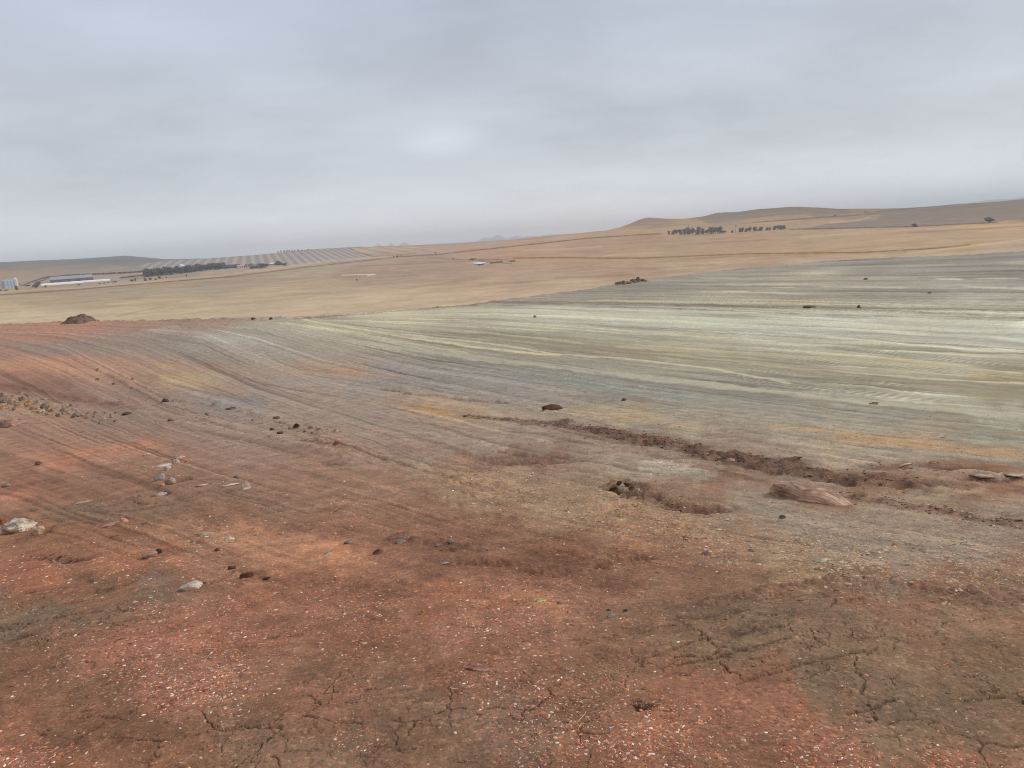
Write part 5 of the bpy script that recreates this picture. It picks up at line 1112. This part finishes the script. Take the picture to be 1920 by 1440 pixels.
        for i in range(n):
            loc, nm = drop(x[i], y[i], top=20)
            a = rg.uniform(0, 6.283); ca, sa = math.cos(a), math.sin(a)
            q = V0 * (1 + rg.uniform(-.28, .28, (12, 1))) * np.array([1.35, rg.uniform(.45, .95), rg.uniform(.25, .6)]) * s[i]
            q = np.stack([q[:, 0] * ca - q[:, 1] * sa, q[:, 0] * sa + q[:, 1] * ca, q[:, 2]], 1)
            VV.append(q + np.array([loc.x, loc.y, loc.z + s[i] * rg.uniform(-.1, .18)]))
            c = lin(pal[rg.randint(len(pal))]) / GAIN * rg.uniform(.8, 1.15)
            CC.append((c, gshare, x[i], y[i]))
    N = len(VV); V = np.concatenate(VV).astype(np.float32)
    F = (F0[None] + (np.arange(N) * 12)[:, None, None]).reshape(-1, 3).astype(np.int32)
    c = np.array([q[0] for q in CC]); gs = np.array([q[1] for q in CC])[:, None]; x = np.array([q[2] for q in CC]); y = np.array([q[3] for q in CC])
    z = z_macro(x, y); u, v = to_px(x, y, z); gc = soil_colour(x, y, u, v, np.hypot(x, y)) / GAIN
    c = c * (1 - gs) + gc * gs * rg.uniform(.75, 1.25, (N, 1))
    me = bpy.data.meshes.new('gravel'); me.vertices.add(len(V)); me.vertices.foreach_set('co', V.ravel())
    me.loops.add(F.size); me.loops.foreach_set('vertex_index', F.ravel()); me.polygons.add(len(F)); me.polygons.foreach_set('loop_start', np.arange(0, F.size, 3, dtype=np.int32))
    me.update(calc_edges=True); me.shade_flat()
    at = me.color_attributes.new('Col', 'FLOAT_COLOR', 'POINT')
    at.data.foreach_set('color', np.concatenate([np.repeat(c, 12, 0), np.ones((N * 12, 1))], 1).astype(np.float32).ravel())
    me.materials.append(soil_material('gravel', 90, .2, .15))
    o = bpy.data.objects.new('gravel', me); col.objects.link(o)
    tag(o, 'pale, pink and brown gravel and crumbs strewn over the soil', 'gravel', kind='stuff')
    print('gravel', N)
_r_l = np.geomspace(1.0, 139, 3000); _hh_l = np.interp(_r_l, _rr, _hh)
build_gravel()

# ------------------------------------------------------------------ dry grass and twigs near the camera
def blade(V, F, p, d, L, w, bend, rg):
    n = 4; side = np.cross(d, (0, 0, 1)); side /= np.linalg.norm(side) + 1e-9; b = len(V)
    q = np.array(p, float); dd = np.array(d, float)
    for i in range(n + 1):
        ww = w * (1 - i / n * .8)
        V.append(q - side * ww); V.append(q + side * ww)
        dd = dd + np.array([rg.uniform(-.12, .12), rg.uniform(-.12, .12), -bend / n]); dd /= np.linalg.norm(dd); q = q + dd * L / n
    for i in range(n): F.append((b + 2 * i, b + 2 * i + 1, b + 2 * i + 3, b + 2 * i + 2))
def straw_mat(name, c):
    return stone_mat(name, c, .2, .8, 30)
STRAW = straw_mat('straw', (176, 146, 104)); DEADP = straw_mat('dead_plant', (70, 58, 44))
def tuft(u, v, spread, n, L, mat, label, flat=.6, name='grass_tuft'):
    loc, dist = hit(u, v); rg = np.random.RandomState(int(u * 7 + v)); V = []; F = []
    for i in range(n):
        a = rg.uniform(0, 6.28); rr = spread * rg.uniform(0, 1) ** .5
        x, y = rr * math.cos(a), rr * math.sin(a) * .7
        l2, _ = drop(loc.x + x, loc.y + y, top=20)
        th = rg.uniform(0, 6.28); el = rg.uniform(0.05, 1.1) * (1 - flat) + .12
        d = np.array([math.cos(th) * math.cos(el), math.sin(th) * math.cos(el), math.sin(el)])
        blade(V, F, np.array(l2) - np.array(loc) + np.array([0, 0, .001]), d, L * rg.uniform(.4, 1.1), .0007, rg.uniform(0, .5), rg)
    o = raw_mesh(name, V, F, mat); o.location = loc; tag(o, label, 'grass tuft'); return o
tuft(1130, 1255, .10, 60, .05, STRAW, 'flattened tuft of dry straw beside a dark stain, right of the mauve slab')
tuft(1165, 1262, .07, 40, .045, STRAW, 'sparse dry tuft just right of the flattened straw tuft')
tuft(1060, 1252, .03, 26, .045, STRAW, 'wispy dry stalks near the right end of the mauve slab')
tuft(1265, 1222, .06, 30, .04, STRAW, 'brown dry tuft at the left end of the cracked grey mud')
tuft(1203, 1330, .035, 46, .045, DEADP, 'small blackened dead plant in a dark hole in the red soil', .4, 'dead_plant')
tuft(1225, 1325, .04, 26, .05, DEADP, 'dark creeping stalks right of the blackened dead plant', .8, 'dead_plant')
tuft(1300, 1250, .10, 40, .04, STRAW, 'thin straw scattered over the upper left of the grey mud', .9)
tuft(690, 1420, .05, 30, .05, DEADP, 'dark green brown weed at the bottom edge of the picture', .5, 'dead_plant')
tuft(1075, 1010, .10, 26, .05, STRAW, 'short pale stalks on brown soil above the dark streaks', .5)
def twig(pts, w, label):
    V = []; F = []; P = []
    for (u, v) in pts:
        l, d = hit(u, v); P.append(np.array(l))
    o0 = P[0].copy(); P = [p - o0 + np.array([0, 0, w * .7 + (.006 if 0 < i < len(P) - 1 else 0)]) for i, p in enumerate(P)]
    k = 6
    for i, p in enumerate(P):
        t = P[min(i + 1, len(P) - 1)] - P[max(i - 1, 0)]; t /= np.linalg.norm(t); a = np.cross(t, (0, 0, 1)); a /= np.linalg.norm(a); b = np.cross(t, a)
        ww = w * (1 - .5 * i / len(P))
        for j in range(k): V.append(p + ww * (math.cos(6.283 * j / k) * a + math.sin(6.283 * j / k) * b))
    for i in range(len(P) - 1):
        for j in range(k): F.append((i * k + j, i * k + (j + 1) % k, (i + 1) * k + (j + 1) % k, (i + 1) * k + j))
    F.append(tuple(range(k))[::-1]); F.append(tuple((len(P) - 1) * k + j for j in range(k)))
    o = raw_mesh('twig', V, F, straw_mat('dry_root', (196, 164, 128)), smooth=True); o.location = Vector(o0); tag(o, label, 'twig')
twig([(1078, 1360), (1088, 1352), (1096, 1343), (1099, 1334)], .0022, 'pale forked dry root curling upward on the red gravel, bottom centre right')
twig([(1083, 1376), (1085, 1368), (1090, 1360), (1098, 1358)], .0016, 'short pale root crossing the foot of the forked root')
twig([(1400, 1322), (1415, 1330), (1428, 1338)], .0010, 'thin straw stalk lying on the red gravel at the mud edge')
twig([(1842, 1375), (1838, 1384), (1832, 1372)], .0010, 'bent straw lying on the mud near the lower right')
twig([(1684, 877), (1696, 873), (1708, 870)], .012, 'bare stick lying across the hollow behind the dark ridge')

def build_straw():
    rg = np.random.RandomState(91); V = []; F = []; n = 0
    while n < 3400:
        u = rg.uniform(-60, 1980); v = 900 + 600 * rg.uniform(0, 1) ** .7
        l, d = hit(u, v)
        if l is None or float(fbm(np.array([l.x / .5]), np.array([l.y / .5]), 717, 3)[0]) < rg.uniform(-.25, .3): continue
        th = rg.uniform(0, 6.28); el = rg.uniform(0, .45) ** 1.4 if rg.uniform() < .4 else .03
        blade(V, F, (l.x, l.y, l.z + .0015), np.array([math.cos(th) * math.cos(el), math.sin(th) * math.cos(el), math.sin(el)]), rg.uniform(.012, .05), rg.uniform(.0004, .0008) * max(1, d / 3.2), rg.uniform(0, .25), rg); n += 1
    o = raw_mesh('dry_straw', V, F, straw_mat('loose_straw', (164, 132, 96)))
    tag(o, 'short bits of dry straw and root strewn over the near soil', kind='stuff')
build_straw()

# ------------------------------------------------------------------ trees and bushes on the plain
def leaf_mat(name, c):
    mt = bpy.data.materials.new(name); mt.use_nodes = True; t = NT(mt.node_tree)
    p = t.n('ShaderNodeTexCoord').outputs['Object']; n = t.noise(p, .8, 3, .6)
    a = np.array(c, float)
    cc = t.mix(t.ramp(n, .35, .65), (*(a * .65), 1), (*(a * 1.4), 1))
    b = t.n('ShaderNodeBsdfDiffuse'); t.link(cc, b.inputs[0]); out = t.n('ShaderNodeOutputMaterial'); t.link(b.outputs[0], out.inputs[0]); return mt
LEAF_D = leaf_mat('hazed_leaves', (.21, .215, .23)); LEAF_B = leaf_mat('bare_twigs', (.13, .115, .11)); BARK = leaf_mat('bark', (.09, .075, .065))  # leaves paled and blued: distance haze is put into their colour
def tree_meshes(seed, bare=False, conical=False):
    rg = np.random.RandomState(seed); V = []; F = []
    blobs = []
    for i in range(9):
        a = rg.uniform(0, 6.28); rr = rg.uniform(.0, .34); z = rg.uniform(.10, .76)
        if conical: rr *= (1.1 - z); 
        blobs.append((rr * math.cos(a), rr * math.sin(a), z, rg.uniform(.17, .28) * (1.0 if not conical else 1.15 - z)))
    for i in range(900):
        bx, by, bz, br = blobs[rg.randint(len(blobs))]
        d = rg.normal(size=3); d /= np.linalg.norm(d); q = np.array([bx, by, bz]) + d * br * rg.uniform(.5, 1.15) * np.array([1.1, 1.1, .95])
        if q[2] < .02: continue
        s = rg.uniform(.03, .065) * (.5 if bare else 1)
        a = rg.normal(size=3); a /= np.linalg.norm(a); b = np.cross(a, rg.normal(size=3)); b /= np.linalg.norm(b)
        if bare: a = a * 2.4; b = b * .4
        k = len(V); V += [q - a * s, q + b * s, q + a * s, q - b * s]; F.append((k, k + 1, k + 2, k + 3))
    Vt = []; Ft = []
    def limb(p0, p1, r0_, r1_):
        p0, p1 = np.array(p0, float), np.array(p1, float); t = p1 - p0; t /= np.linalg.norm(t); a = np.cross(t, (.3, .9, .1)); a /= np.linalg.norm(a); b = np.cross(t, a); k = len(Vt)
        for p, rr in ((p0, r0_), (p1, r1_)):
            for j in range(6): Vt.append(p + rr * (math.cos(j * 1.047) * a + math.sin(j * 1.047) * b))
        for j in range(6): Ft.append((k + j, k + (j + 1) % 6, k + 6 + (j + 1) % 6, k + 6 + j))
    limb((0, 0, -.03), (0, 0, .4), .032, .02)
    for bx, by, bz, br in blobs[:6]: limb((0, 0, rg.uniform(.18, .36)), (bx, by, bz), .014, .005)
    return (V, F), (Vt, Ft)
PROTO = {}
def mk_proto(kind):
    out = []
    for s in range(4):
        (V, F), (Vt, Ft) = tree_meshes(30 + s * 3 + (50 if kind == 'bare' else 0), bare=(kind == 'bare'))
        mc = bpy.data.meshes.new('crown'); mc.from_pydata([tuple(v) for v in V], [], F); mc.materials.append(LEAF_B if kind == 'bare' else LEAF_D)
        mtk = bpy.data.meshes.new('trunk'); mtk.from_pydata([tuple(v) for v in Vt], [], Ft); mtk.materials.append(BARK)
        out.append((mc, mtk))
    return out
for k_ in ('leafy', 'bare'): PROTO[k_] = mk_proto(k_)
def tree(u, v, w, h, label, group=None, kind='leafy', i=0, name='tree', cat='tree', depth_r=None):
    """tree whose foot is at pixel (u, v) on the far land"""
    loc, dist = hit(u, v, BVF)
    if loc is None: return
    k = dist / FPX
    e = bpy.data.objects.new(name, None); col.objects.link(e); e.location = loc
    rg = np.random.RandomState(int(u * 13 + v * 7 + i))
    e.scale = (w * k * 1.1, w * k * 1.1, h * k * .96); e.rotation_euler.z = rg.uniform(0, 6.28)
    mc, mtk = PROTO[kind][rg.randint(4)]
    a = bpy.data.objects.new('crown', mc); col.objects.link(a); a.parent = e
    b = bpy.data.objects.new('trunk', mtk); col.objects.link(b); b.parent = e
    tag(e, label, cat, group); return e
rg = np.random.RandomState(3)
for i in range(34):                    # the dense windbreak by the farm
    t_ = i / 33; u = 274 + 146 * t_; v = 519.5 - 15.5 * t_ - .0 + rg.uniform(-1.2, .6)
    tree(u, v, rg.uniform(10, 14), np.interp(t_, [0, .15, .6, 1], [14, 14.5, 13, 11]) * rg.uniform(.85, 1.12), 'dark tree in the dense windbreak row left of the farm buildings', 'trees of the dense windbreak', 'leafy', i)
for (u, v, w, h, lab) in [(247, 528, 9, 6, 'low bush left of the pair nearest the windbreak end'), (254, 527, 6, 7, 'narrow bush right beside the leftmost low bush'), (273, 527, 9, 7, 'round bush below the left end of the windbreak'), (282, 526, 7, 8, 'upright bush below the windbreak, second from its left end'),
                           (292, 525, 6, 4, 'smallest low bush below the windbreak'), (299, 523, 9, 7, 'dark bush at the right of the row below the windbreak'), (312, 521, 4, 3, 'tiny bush alone below the windbreak'), (350, 519, 4, 6, 'thin lone bush in the field below the middle of the windbreak')]:
    tree(u, v, w, h, lab, None, 'bare', 0, 'bush', 'bush')
for (u, v, w, h) in [(187, 533, 6, 3), (195, 532, 5, 3), (203, 531, 5, 3), (211, 530, 6, 3), (217, 530, 7, 4), (148, 535, 6, 3), (86, 539, 7, 4)]:
    tree(u, v, w, h, 'grey bush in the sparse row below the white tunnels', 'bushes below the white tunnels', 'bare', 0, 'bush', 'bush')
for (u, v, w, h, lab) in [(31, 544, 6, 8, 'dark bush right of the pale silo tower'), (67, 541, 8, 8, 'bush in front of the dark shrubs at the earth bank'), (71, 535, 9, 6, 'dark shrub on the end of the earth bank'), (11, 546, 6, 3, 'low bush below the blue tanks'), (1, 546, 5, 3, 'low bush at the left edge below the blue tanks'),
                           (52, 537, 8, 3, 'low shrub between the silo tower and the earth bank')]:
    tree(u, v, w, h, lab, None, 'leafy', 0, 'bush', 'bush')
for i in range(15):
    u = 128 + i * 9.6; tree(u, 517.5 - (u - 128) * .048, 7, 3, 'dark bush in the long thin hedge behind the grey shed', 'bushes of the hedge behind the grey shed', 'leafy', i, 'bush', 'bush')
for (u, w, h) in [(506, 4, 4), (511, 5, 3.5), (516, 4, 4), (521, 3, 3), (527, 4, 4.5), (533, 4, 4.5), (538, 4, 4), (543, 4, 4), (548, 3, 5), (553, 4, 3), (559, 4, 4), (566, 4, 2.5), (578, 5, 3)]:
    v = np.interp(u, [500, 520, 580], [474.8, 473.2, 469.6]) + .6
    tree(u, v, w, h + 1.2, 'bare tree in the thin line on the ridge above the striped field', 'trees on the ridge above the striped field', 'bare', 0)
for i, (u, w, h) in enumerate([(1254, 6, 8), (1262, 8, 8), (1268, 9, 11), (1276, 9, 11), (1283, 9, 12), (1291, 12, 15), (1299, 11, 14), (1309, 12, 15), (1317, 10, 12), (1325, 9, 9), (1333, 12, 14), (1341, 11, 13), (1350, 10, 14), (1357, 9, 6)]):
    v = np.interp(u, [1254, 1300, 1357], [440, 440, 437.5])
    tree(u, v, w, h, 'dark tree in the wider grove left of the pole, below the hills', 'trees of the wider grove below the hills', 'leafy', i)
tree(1373, 436.5, 6, 5, 'small bush between the two groves, left of the pole', None, 'leafy', 0, 'bush', 'bush')
for i, (u, w, h) in enumerate([(1387, 6, 8), (1392, 7, 9), (1399, 7, 7), (1405, 8, 9), (1416, 9, 9), (1427, 10, 8), (1438, 6, 6), (1443, 6, 6), (1452, 7, 8), (1458, 8, 9), (1465, 8, 8), (1470, 6, 8)]):
    v = np.interp(u, [1387, 1470], [435.5, 430])
    tree(u, v, w, h, 'dark tree in the looser row right of the pole, below the hills', 'trees of the looser row below the hills', 'leafy', i)
for (u, v, w, h, lab) in [(1855, 418, 18, 12, 'round dark bush standing alone on the grey slope at far right'), (1715, 425.5, 13, 7, 'low dark bush alone at the foot of the grey slope'), (1566, 405, 5, 3, 'tiny bush on the slope left of the upper field track'), (1624, 398.5, 7, 2.5, 'small dark bush high on the right slope near the skyline'),
                           (886, 488, 7, 5, 'bush on the wall corner of the stock pens'), (850, 487, 4, 5, 'thin bush left of the stock pens'), (817, 476, 5, 4, 'bush beside the farm road on the middle plain'), (669, 526, 4, 4, 'lone bush near the small pale pan'), (745, 482, 4, 4, 'small tree beside the farm road bend'), (738, 482, 3, 4, 'thin small tree left at the farm road bend'), (752, 481, 3, 4, 'thin small tree right at the farm road bend')]:
    tree(u, v, w * .85, h * .85, lab, None, 'leafy', 0, 'bush', 'bush')
for (u, v, w, h, lab) in [(473, 504, 7, 6, 'round dark tree left of the flat white shed'), (490, 503, 15, 10, 'largest leafy tree among the farm buildings'), (500, 501, 10, 7, 'tree just right of the largest farm tree'), (417, 504, 6, 9, 'tall dark tree at the left gable of the long dark roofed house'), (463, 502, 8, 7, 'dark tree behind the pale farm shed'), (534, 498, 9, 5, 'dark bush right of the pointed roof barn'), (470, 500, 10, 6, 'dark tree behind the small green roofed house')]:
    tree(u, v, w, h, lab, None, 'leafy')

# ------------------------------------------------------------------ farm buildings
def paint(name, c, rough=.6):
    return stone_mat(name, c, .08, rough, 1.5)
def box(V, F, x0, x1, y0, y1, z0, z1):
    k = len(V); V += [(x0, y0, z0), (x1, y0, z0), (x1, y1, z0), (x0, y1, z0), (x0, y0, z1), (x1, y0, z1), (x1, y1, z1), (x0, y1, z1)]
    F += [tuple(k + q for q in f) for f in ((0, 3, 2, 1), (4, 5, 6, 7), (0, 1, 5, 4), (1, 2, 6, 5), (2, 3, 7, 6), (3, 0, 4, 7))]
def place_empty(name, u, v, lab, cat, rot=0):
    loc, dist = hit(u, v, BVF); e = bpy.data.objects.new(name, None); col.objects.link(e); e.location = loc - Vector((0, 0, .15))
    e.rotation_euler.z = -math.atan2(loc.x, loc.y) + rot; tag(e, lab, cat); return e, dist / FPX
def house(u, v, w, h, wallc, roofc, lab, wf=.5, depth=None, name='farm_shed', cat='shed', rot=.15, door=True, hip=0.0):
    e, k = place_empty(name, u, v, lab, cat, rot); W = w * k / 2; Hh = h * k; D = depth or W * .45; hw = Hh * wf
    V = []; F = []; box(V, F, -W, W, -D, D, 0, hw)
    raw_mesh('wall', V, F, paint('painted_wall', wallc), e)
    o = .35; rt = W * (1 - hip)
    V = [(-W - o, -D - o, hw + .02), (W + o, -D - o, hw + .02), (W + o, D + o, hw + .02), (-W - o, D + o, hw + .02), (-rt, 0, Hh), (rt, 0, Hh)]
    F = [(0, 3, 2, 1), (0, 1, 5, 4), (2, 3, 4, 5), (1, 2, 5), (3, 0, 4)]
    raw_mesh('roof', V, F, paint('roof_sheeting', roofc), e)
    if door:
        V = []; F = []; box(V, F, -.6 + W * .3, .6 + W * .3, -D - .06, -D - .003, 0, min(2.1, hw * .85)); raw_mesh('door', V, F, paint('door_paint', (70, 62, 58)), e)
        for s in (-.6, -.15, .7):
            V = []; F = []; box(V, F, W * s - .5, W * s + .5, -D - .05, -D - .003, hw * .42, hw * .8); raw_mesh('window', V, F, paint('window_glass', (60, 66, 74), .2), e)
    return e
house(135, 527.5, 60, 9.5, (118, 114, 116), (150, 148, 156), 'long low grey shed behind the white tunnels', .5, 9, 'livestock_shed', rot=.06)
house(432, 503, 34, 6.5, (92, 88, 92), (66, 66, 74), 'long dark roofed farmhouse at the right end of the windbreak', .45, 6, 'farmhouse', 'house')
house(455, 502.5, 17, 6, (200, 186, 176), (176, 158, 150), 'pale farm shed right of the long dark roofed farmhouse', .6, 5)
house(478, 503, 16, 7, (96, 96, 96), (96, 110, 112), 'small dark house with greenish roof between farm trees', .5, 5, 'farmhouse', 'house')
house(487, 502.5, 5, 3.5, (214, 204, 196), (206, 196, 188), 'tiny white outbuilding under the largest farm tree', .7, 3, 'outbuilding', 'outbuilding', door=False)
house(511, 496.5, 10, 4, (150, 138, 132), (212, 208, 206), 'flat white roofed shed left of the pointed roof barn', .5, 4)
house(522, 497, 15, 8, (80, 78, 84), (60, 62, 74), 'barn with pointed dark roof at the right end of the farm', .3, 6, 'barn', 'barn', hip=.9)
house(355, 505, 8, 5, (196, 188, 180), (200, 196, 192), 'white roofed shed showing above the windbreak', .5, 4, door=False)
def dome(u, v, w, h, lab):
    e, k = place_empty('water_reservoir', u, v, lab, 'reservoir'); r = w * k / 2; V = []; F = []; n = 20
    for z, rr in ((0, 1), (h * k * .5, 1)):
        for j in range(n): V.append((r * rr * math.cos(6.283 * j / n), r * rr * math.sin(6.283 * j / n), z))
    F += [(j, (j + 1) % n, n + (j + 1) % n, n + j) for j in range(n)]
    raw_mesh('tank_wall', V, F, paint('white_tank', (206, 202, 200)), e)
    V = []; F = []
    for i in range(5):
        a = i / 4 * 1.57
        for j in range(n): V.append((r * math.cos(a) * math.cos(6.283 * j / n), r * math.cos(a) * math.sin(6.283 * j / n), h * k * (.5 + .5 * math.sin(a)) + .01))
    for i in range(4): F += [(i * n + j, i * n + (j + 1) % n, (i + 1) * n + (j + 1) % n, (i + 1) * n + j) for j in range(n)]
    raw_mesh('dome_roof', V, F, paint('white_dome', (220, 216, 214)), e, True)
dome(341, 505.5, 8, 10, 'white domed tank rising behind the windbreak')
def tunnel(u, v, w, h, lab, rot):
    e, k = place_empty('white_tunnel', u, v, lab, 'tunnel', rot); W = w * k / 2; r = h * k; n = 10; V = []; F = []; m_ = 14
    for i in range(m_ + 1):
        x = -W + 2 * W * i / m_; rr = r * (1 + .05 * ((i * 7) % 3 - 1))
        for j in range(n + 1): a = math.pi * j / n; V.append((x, -rr * 1.7 * math.cos(a), rr * math.sin(a)))
    for i in range(m_): F += [(i * (n + 1) + j, (i + 1) * (n + 1) + j, (i + 1) * (n + 1) + j + 1, i * (n + 1) + j + 1) for j in range(n)]
    raw_mesh('cover_sheet', V, F, paint('white_sheet', (250, 248, 246)), e, True)
    for s, nm in ((0, 'end_panel'), (m_, 'end_panel')):
        b = s * (n + 1); raw_mesh(nm, [V[b + j] for j in range(n + 1)], [tuple(range(n + 1))], paint('end_panel', (220, 218, 216)), e)
tunnel(117, 533, 60, 3.6, 'longer left one of two low white tunnels', .12)
tunnel(178, 528, 44, 3.2, 'shorter right one of two low white tunnels', .12)
def silo(u, v, w, h, c, lab, name='grain_silo', roofc=None, group=None):
    e, k = place_empty(name, u, v, lab, 'silo'); tag(e, group=group); r = w * k / 2; Hh = h * k; n = 18; V = []; F = []
    m_ = 12
    for i in range(m_ + 1):
        rr = r * (1 + (.012 if i % 2 else 0))
        for j in range(n): V.append((rr * math.cos(6.283 * j / n), rr * math.sin(6.283 * j / n), Hh * .82 * i / m_))
    for i in range(m_): F += [(i * n + j, i * n + (j + 1) % n, (i + 1) * n + (j + 1) % n, (i + 1) * n + j) for j in range(n)]
    raw_mesh('bin_wall', V, F, paint('silo_steel', c), e, True)
    V = [(r * 1.05 * math.cos(6.283 * j / n), r * 1.05 * math.sin(6.283 * j / n), Hh * .82 + .02) for j in range(n)] + [(0, 0, Hh)]
    raw_mesh('cone_roof', V, [(j, (j + 1) % n, n) for j in range(n)] + [tuple(range(n))[::-1]], paint('silo_roof', roofc or c), e)
SB = (150, 166, 182)
for (u, v, w, h, lab) in [(9, 541, 8, 14, 'leftmost of the four pale blue grain silos'), (15, 540.5, 8, 14.5, 'second from the left of the four pale blue grain silos'), (21, 540, 8, 14, 'third from the left of the four pale blue grain silos'), (27, 538.5, 7, 13, 'rightmost of the four pale blue grain silos')]:
    silo(u, v, w, h, SB, lab, group='pale blue grain silos')
silo(31, 536.5, 5, 14, (206, 202, 196), 'slim white topped tower right of the blue silos', 'feed_tower', (226, 222, 216))
# pole between groves and kraal walls
e, k = place_empty('utility_pole', 1379, 435.5, 'slim wooden pole standing between the two groves', 'pole')
V = []; F = []; box(V, F, -.14, .14, -.14, .14, 0, 13 * k); raw_mesh('post', V, F, BARK, e)
V = []; F = []; box(V, F, -.9, .9, -.28, -.145, 12 * k, 12.4 * k); raw_mesh('crossarm', V, F, BARK, e)
def wall_run(u0, v0, u1, v1, hpx, lab, c=(116, 100, 94)):
    a, d = hit(u0, v0, BVF); b, _ = hit(u1, v1, BVF); L = (b - a).length; hh = hpx * d / FPX
    V = []; F = []; n = 16
    for i in range(n):
        x0, x1 = L * i / n, L * (i + .92) / n; box(V, F, x0, x1, -.3, .3, -.4, hh * (.8 + .4 * ((i * 37 % 11) / 11)))
    o = raw_mesh('stone_wall', V, F, smat(c, None, .8)); o.location = a
    o.rotation_euler.z = math.atan2(b.y - a.y, b.x - a.x); tag(o, lab, 'wall')
wall_run(920, 494.5, 942, 491.5, 2.5, 'dark stone wall of the stock pen right of the white pan')
wall_run(897, 498, 906, 497, 2, 'short piece of dark wall in front of the white pan')
wall_run(956, 491, 966, 490, 2.2, 'short dark gate wall at the right end of the stock pens')
wall_run(880, 488, 893, 485.5, 2.0, 'low wall beside the bush at the left of the stock pens')

# shallow water pans that catch the sky
def pan(pts, lab):
    P = []
    for (u, v) in pts:
        l, d = hit(u, v, BVF); P.append(np.array(l))
    z = max(p[2] for p in P) + .12; c = np.mean(P, 0)
    V = [(p[0], p[1], z) for p in P]
    mt = stone_mat('salt_and_water', (236, 222, 212), .05, .35, .05)
    o = raw_mesh('water', V, [tuple(range(len(V)))], mt); o['kind'] = 'structure'; o['label'] = lab
pan([(886, 495), (898, 496.2), (912, 494.6), (911, 492.4), (900, 491.8), (888, 492.8)], 'small pale water pan beside the stock pens')
pan([(688, 517.2), (700, 516.6), (706, 515.6), (700, 514.9), (690, 515.4)], 'thin white pan in the grass')

# fence posts along the field edge road would be too fine to see; rows of field strips are part of the land
for o in bpy.data.objects:
    if o.type == 'MESH' and o.data.materials and len(o.data.materials) == 0: pass
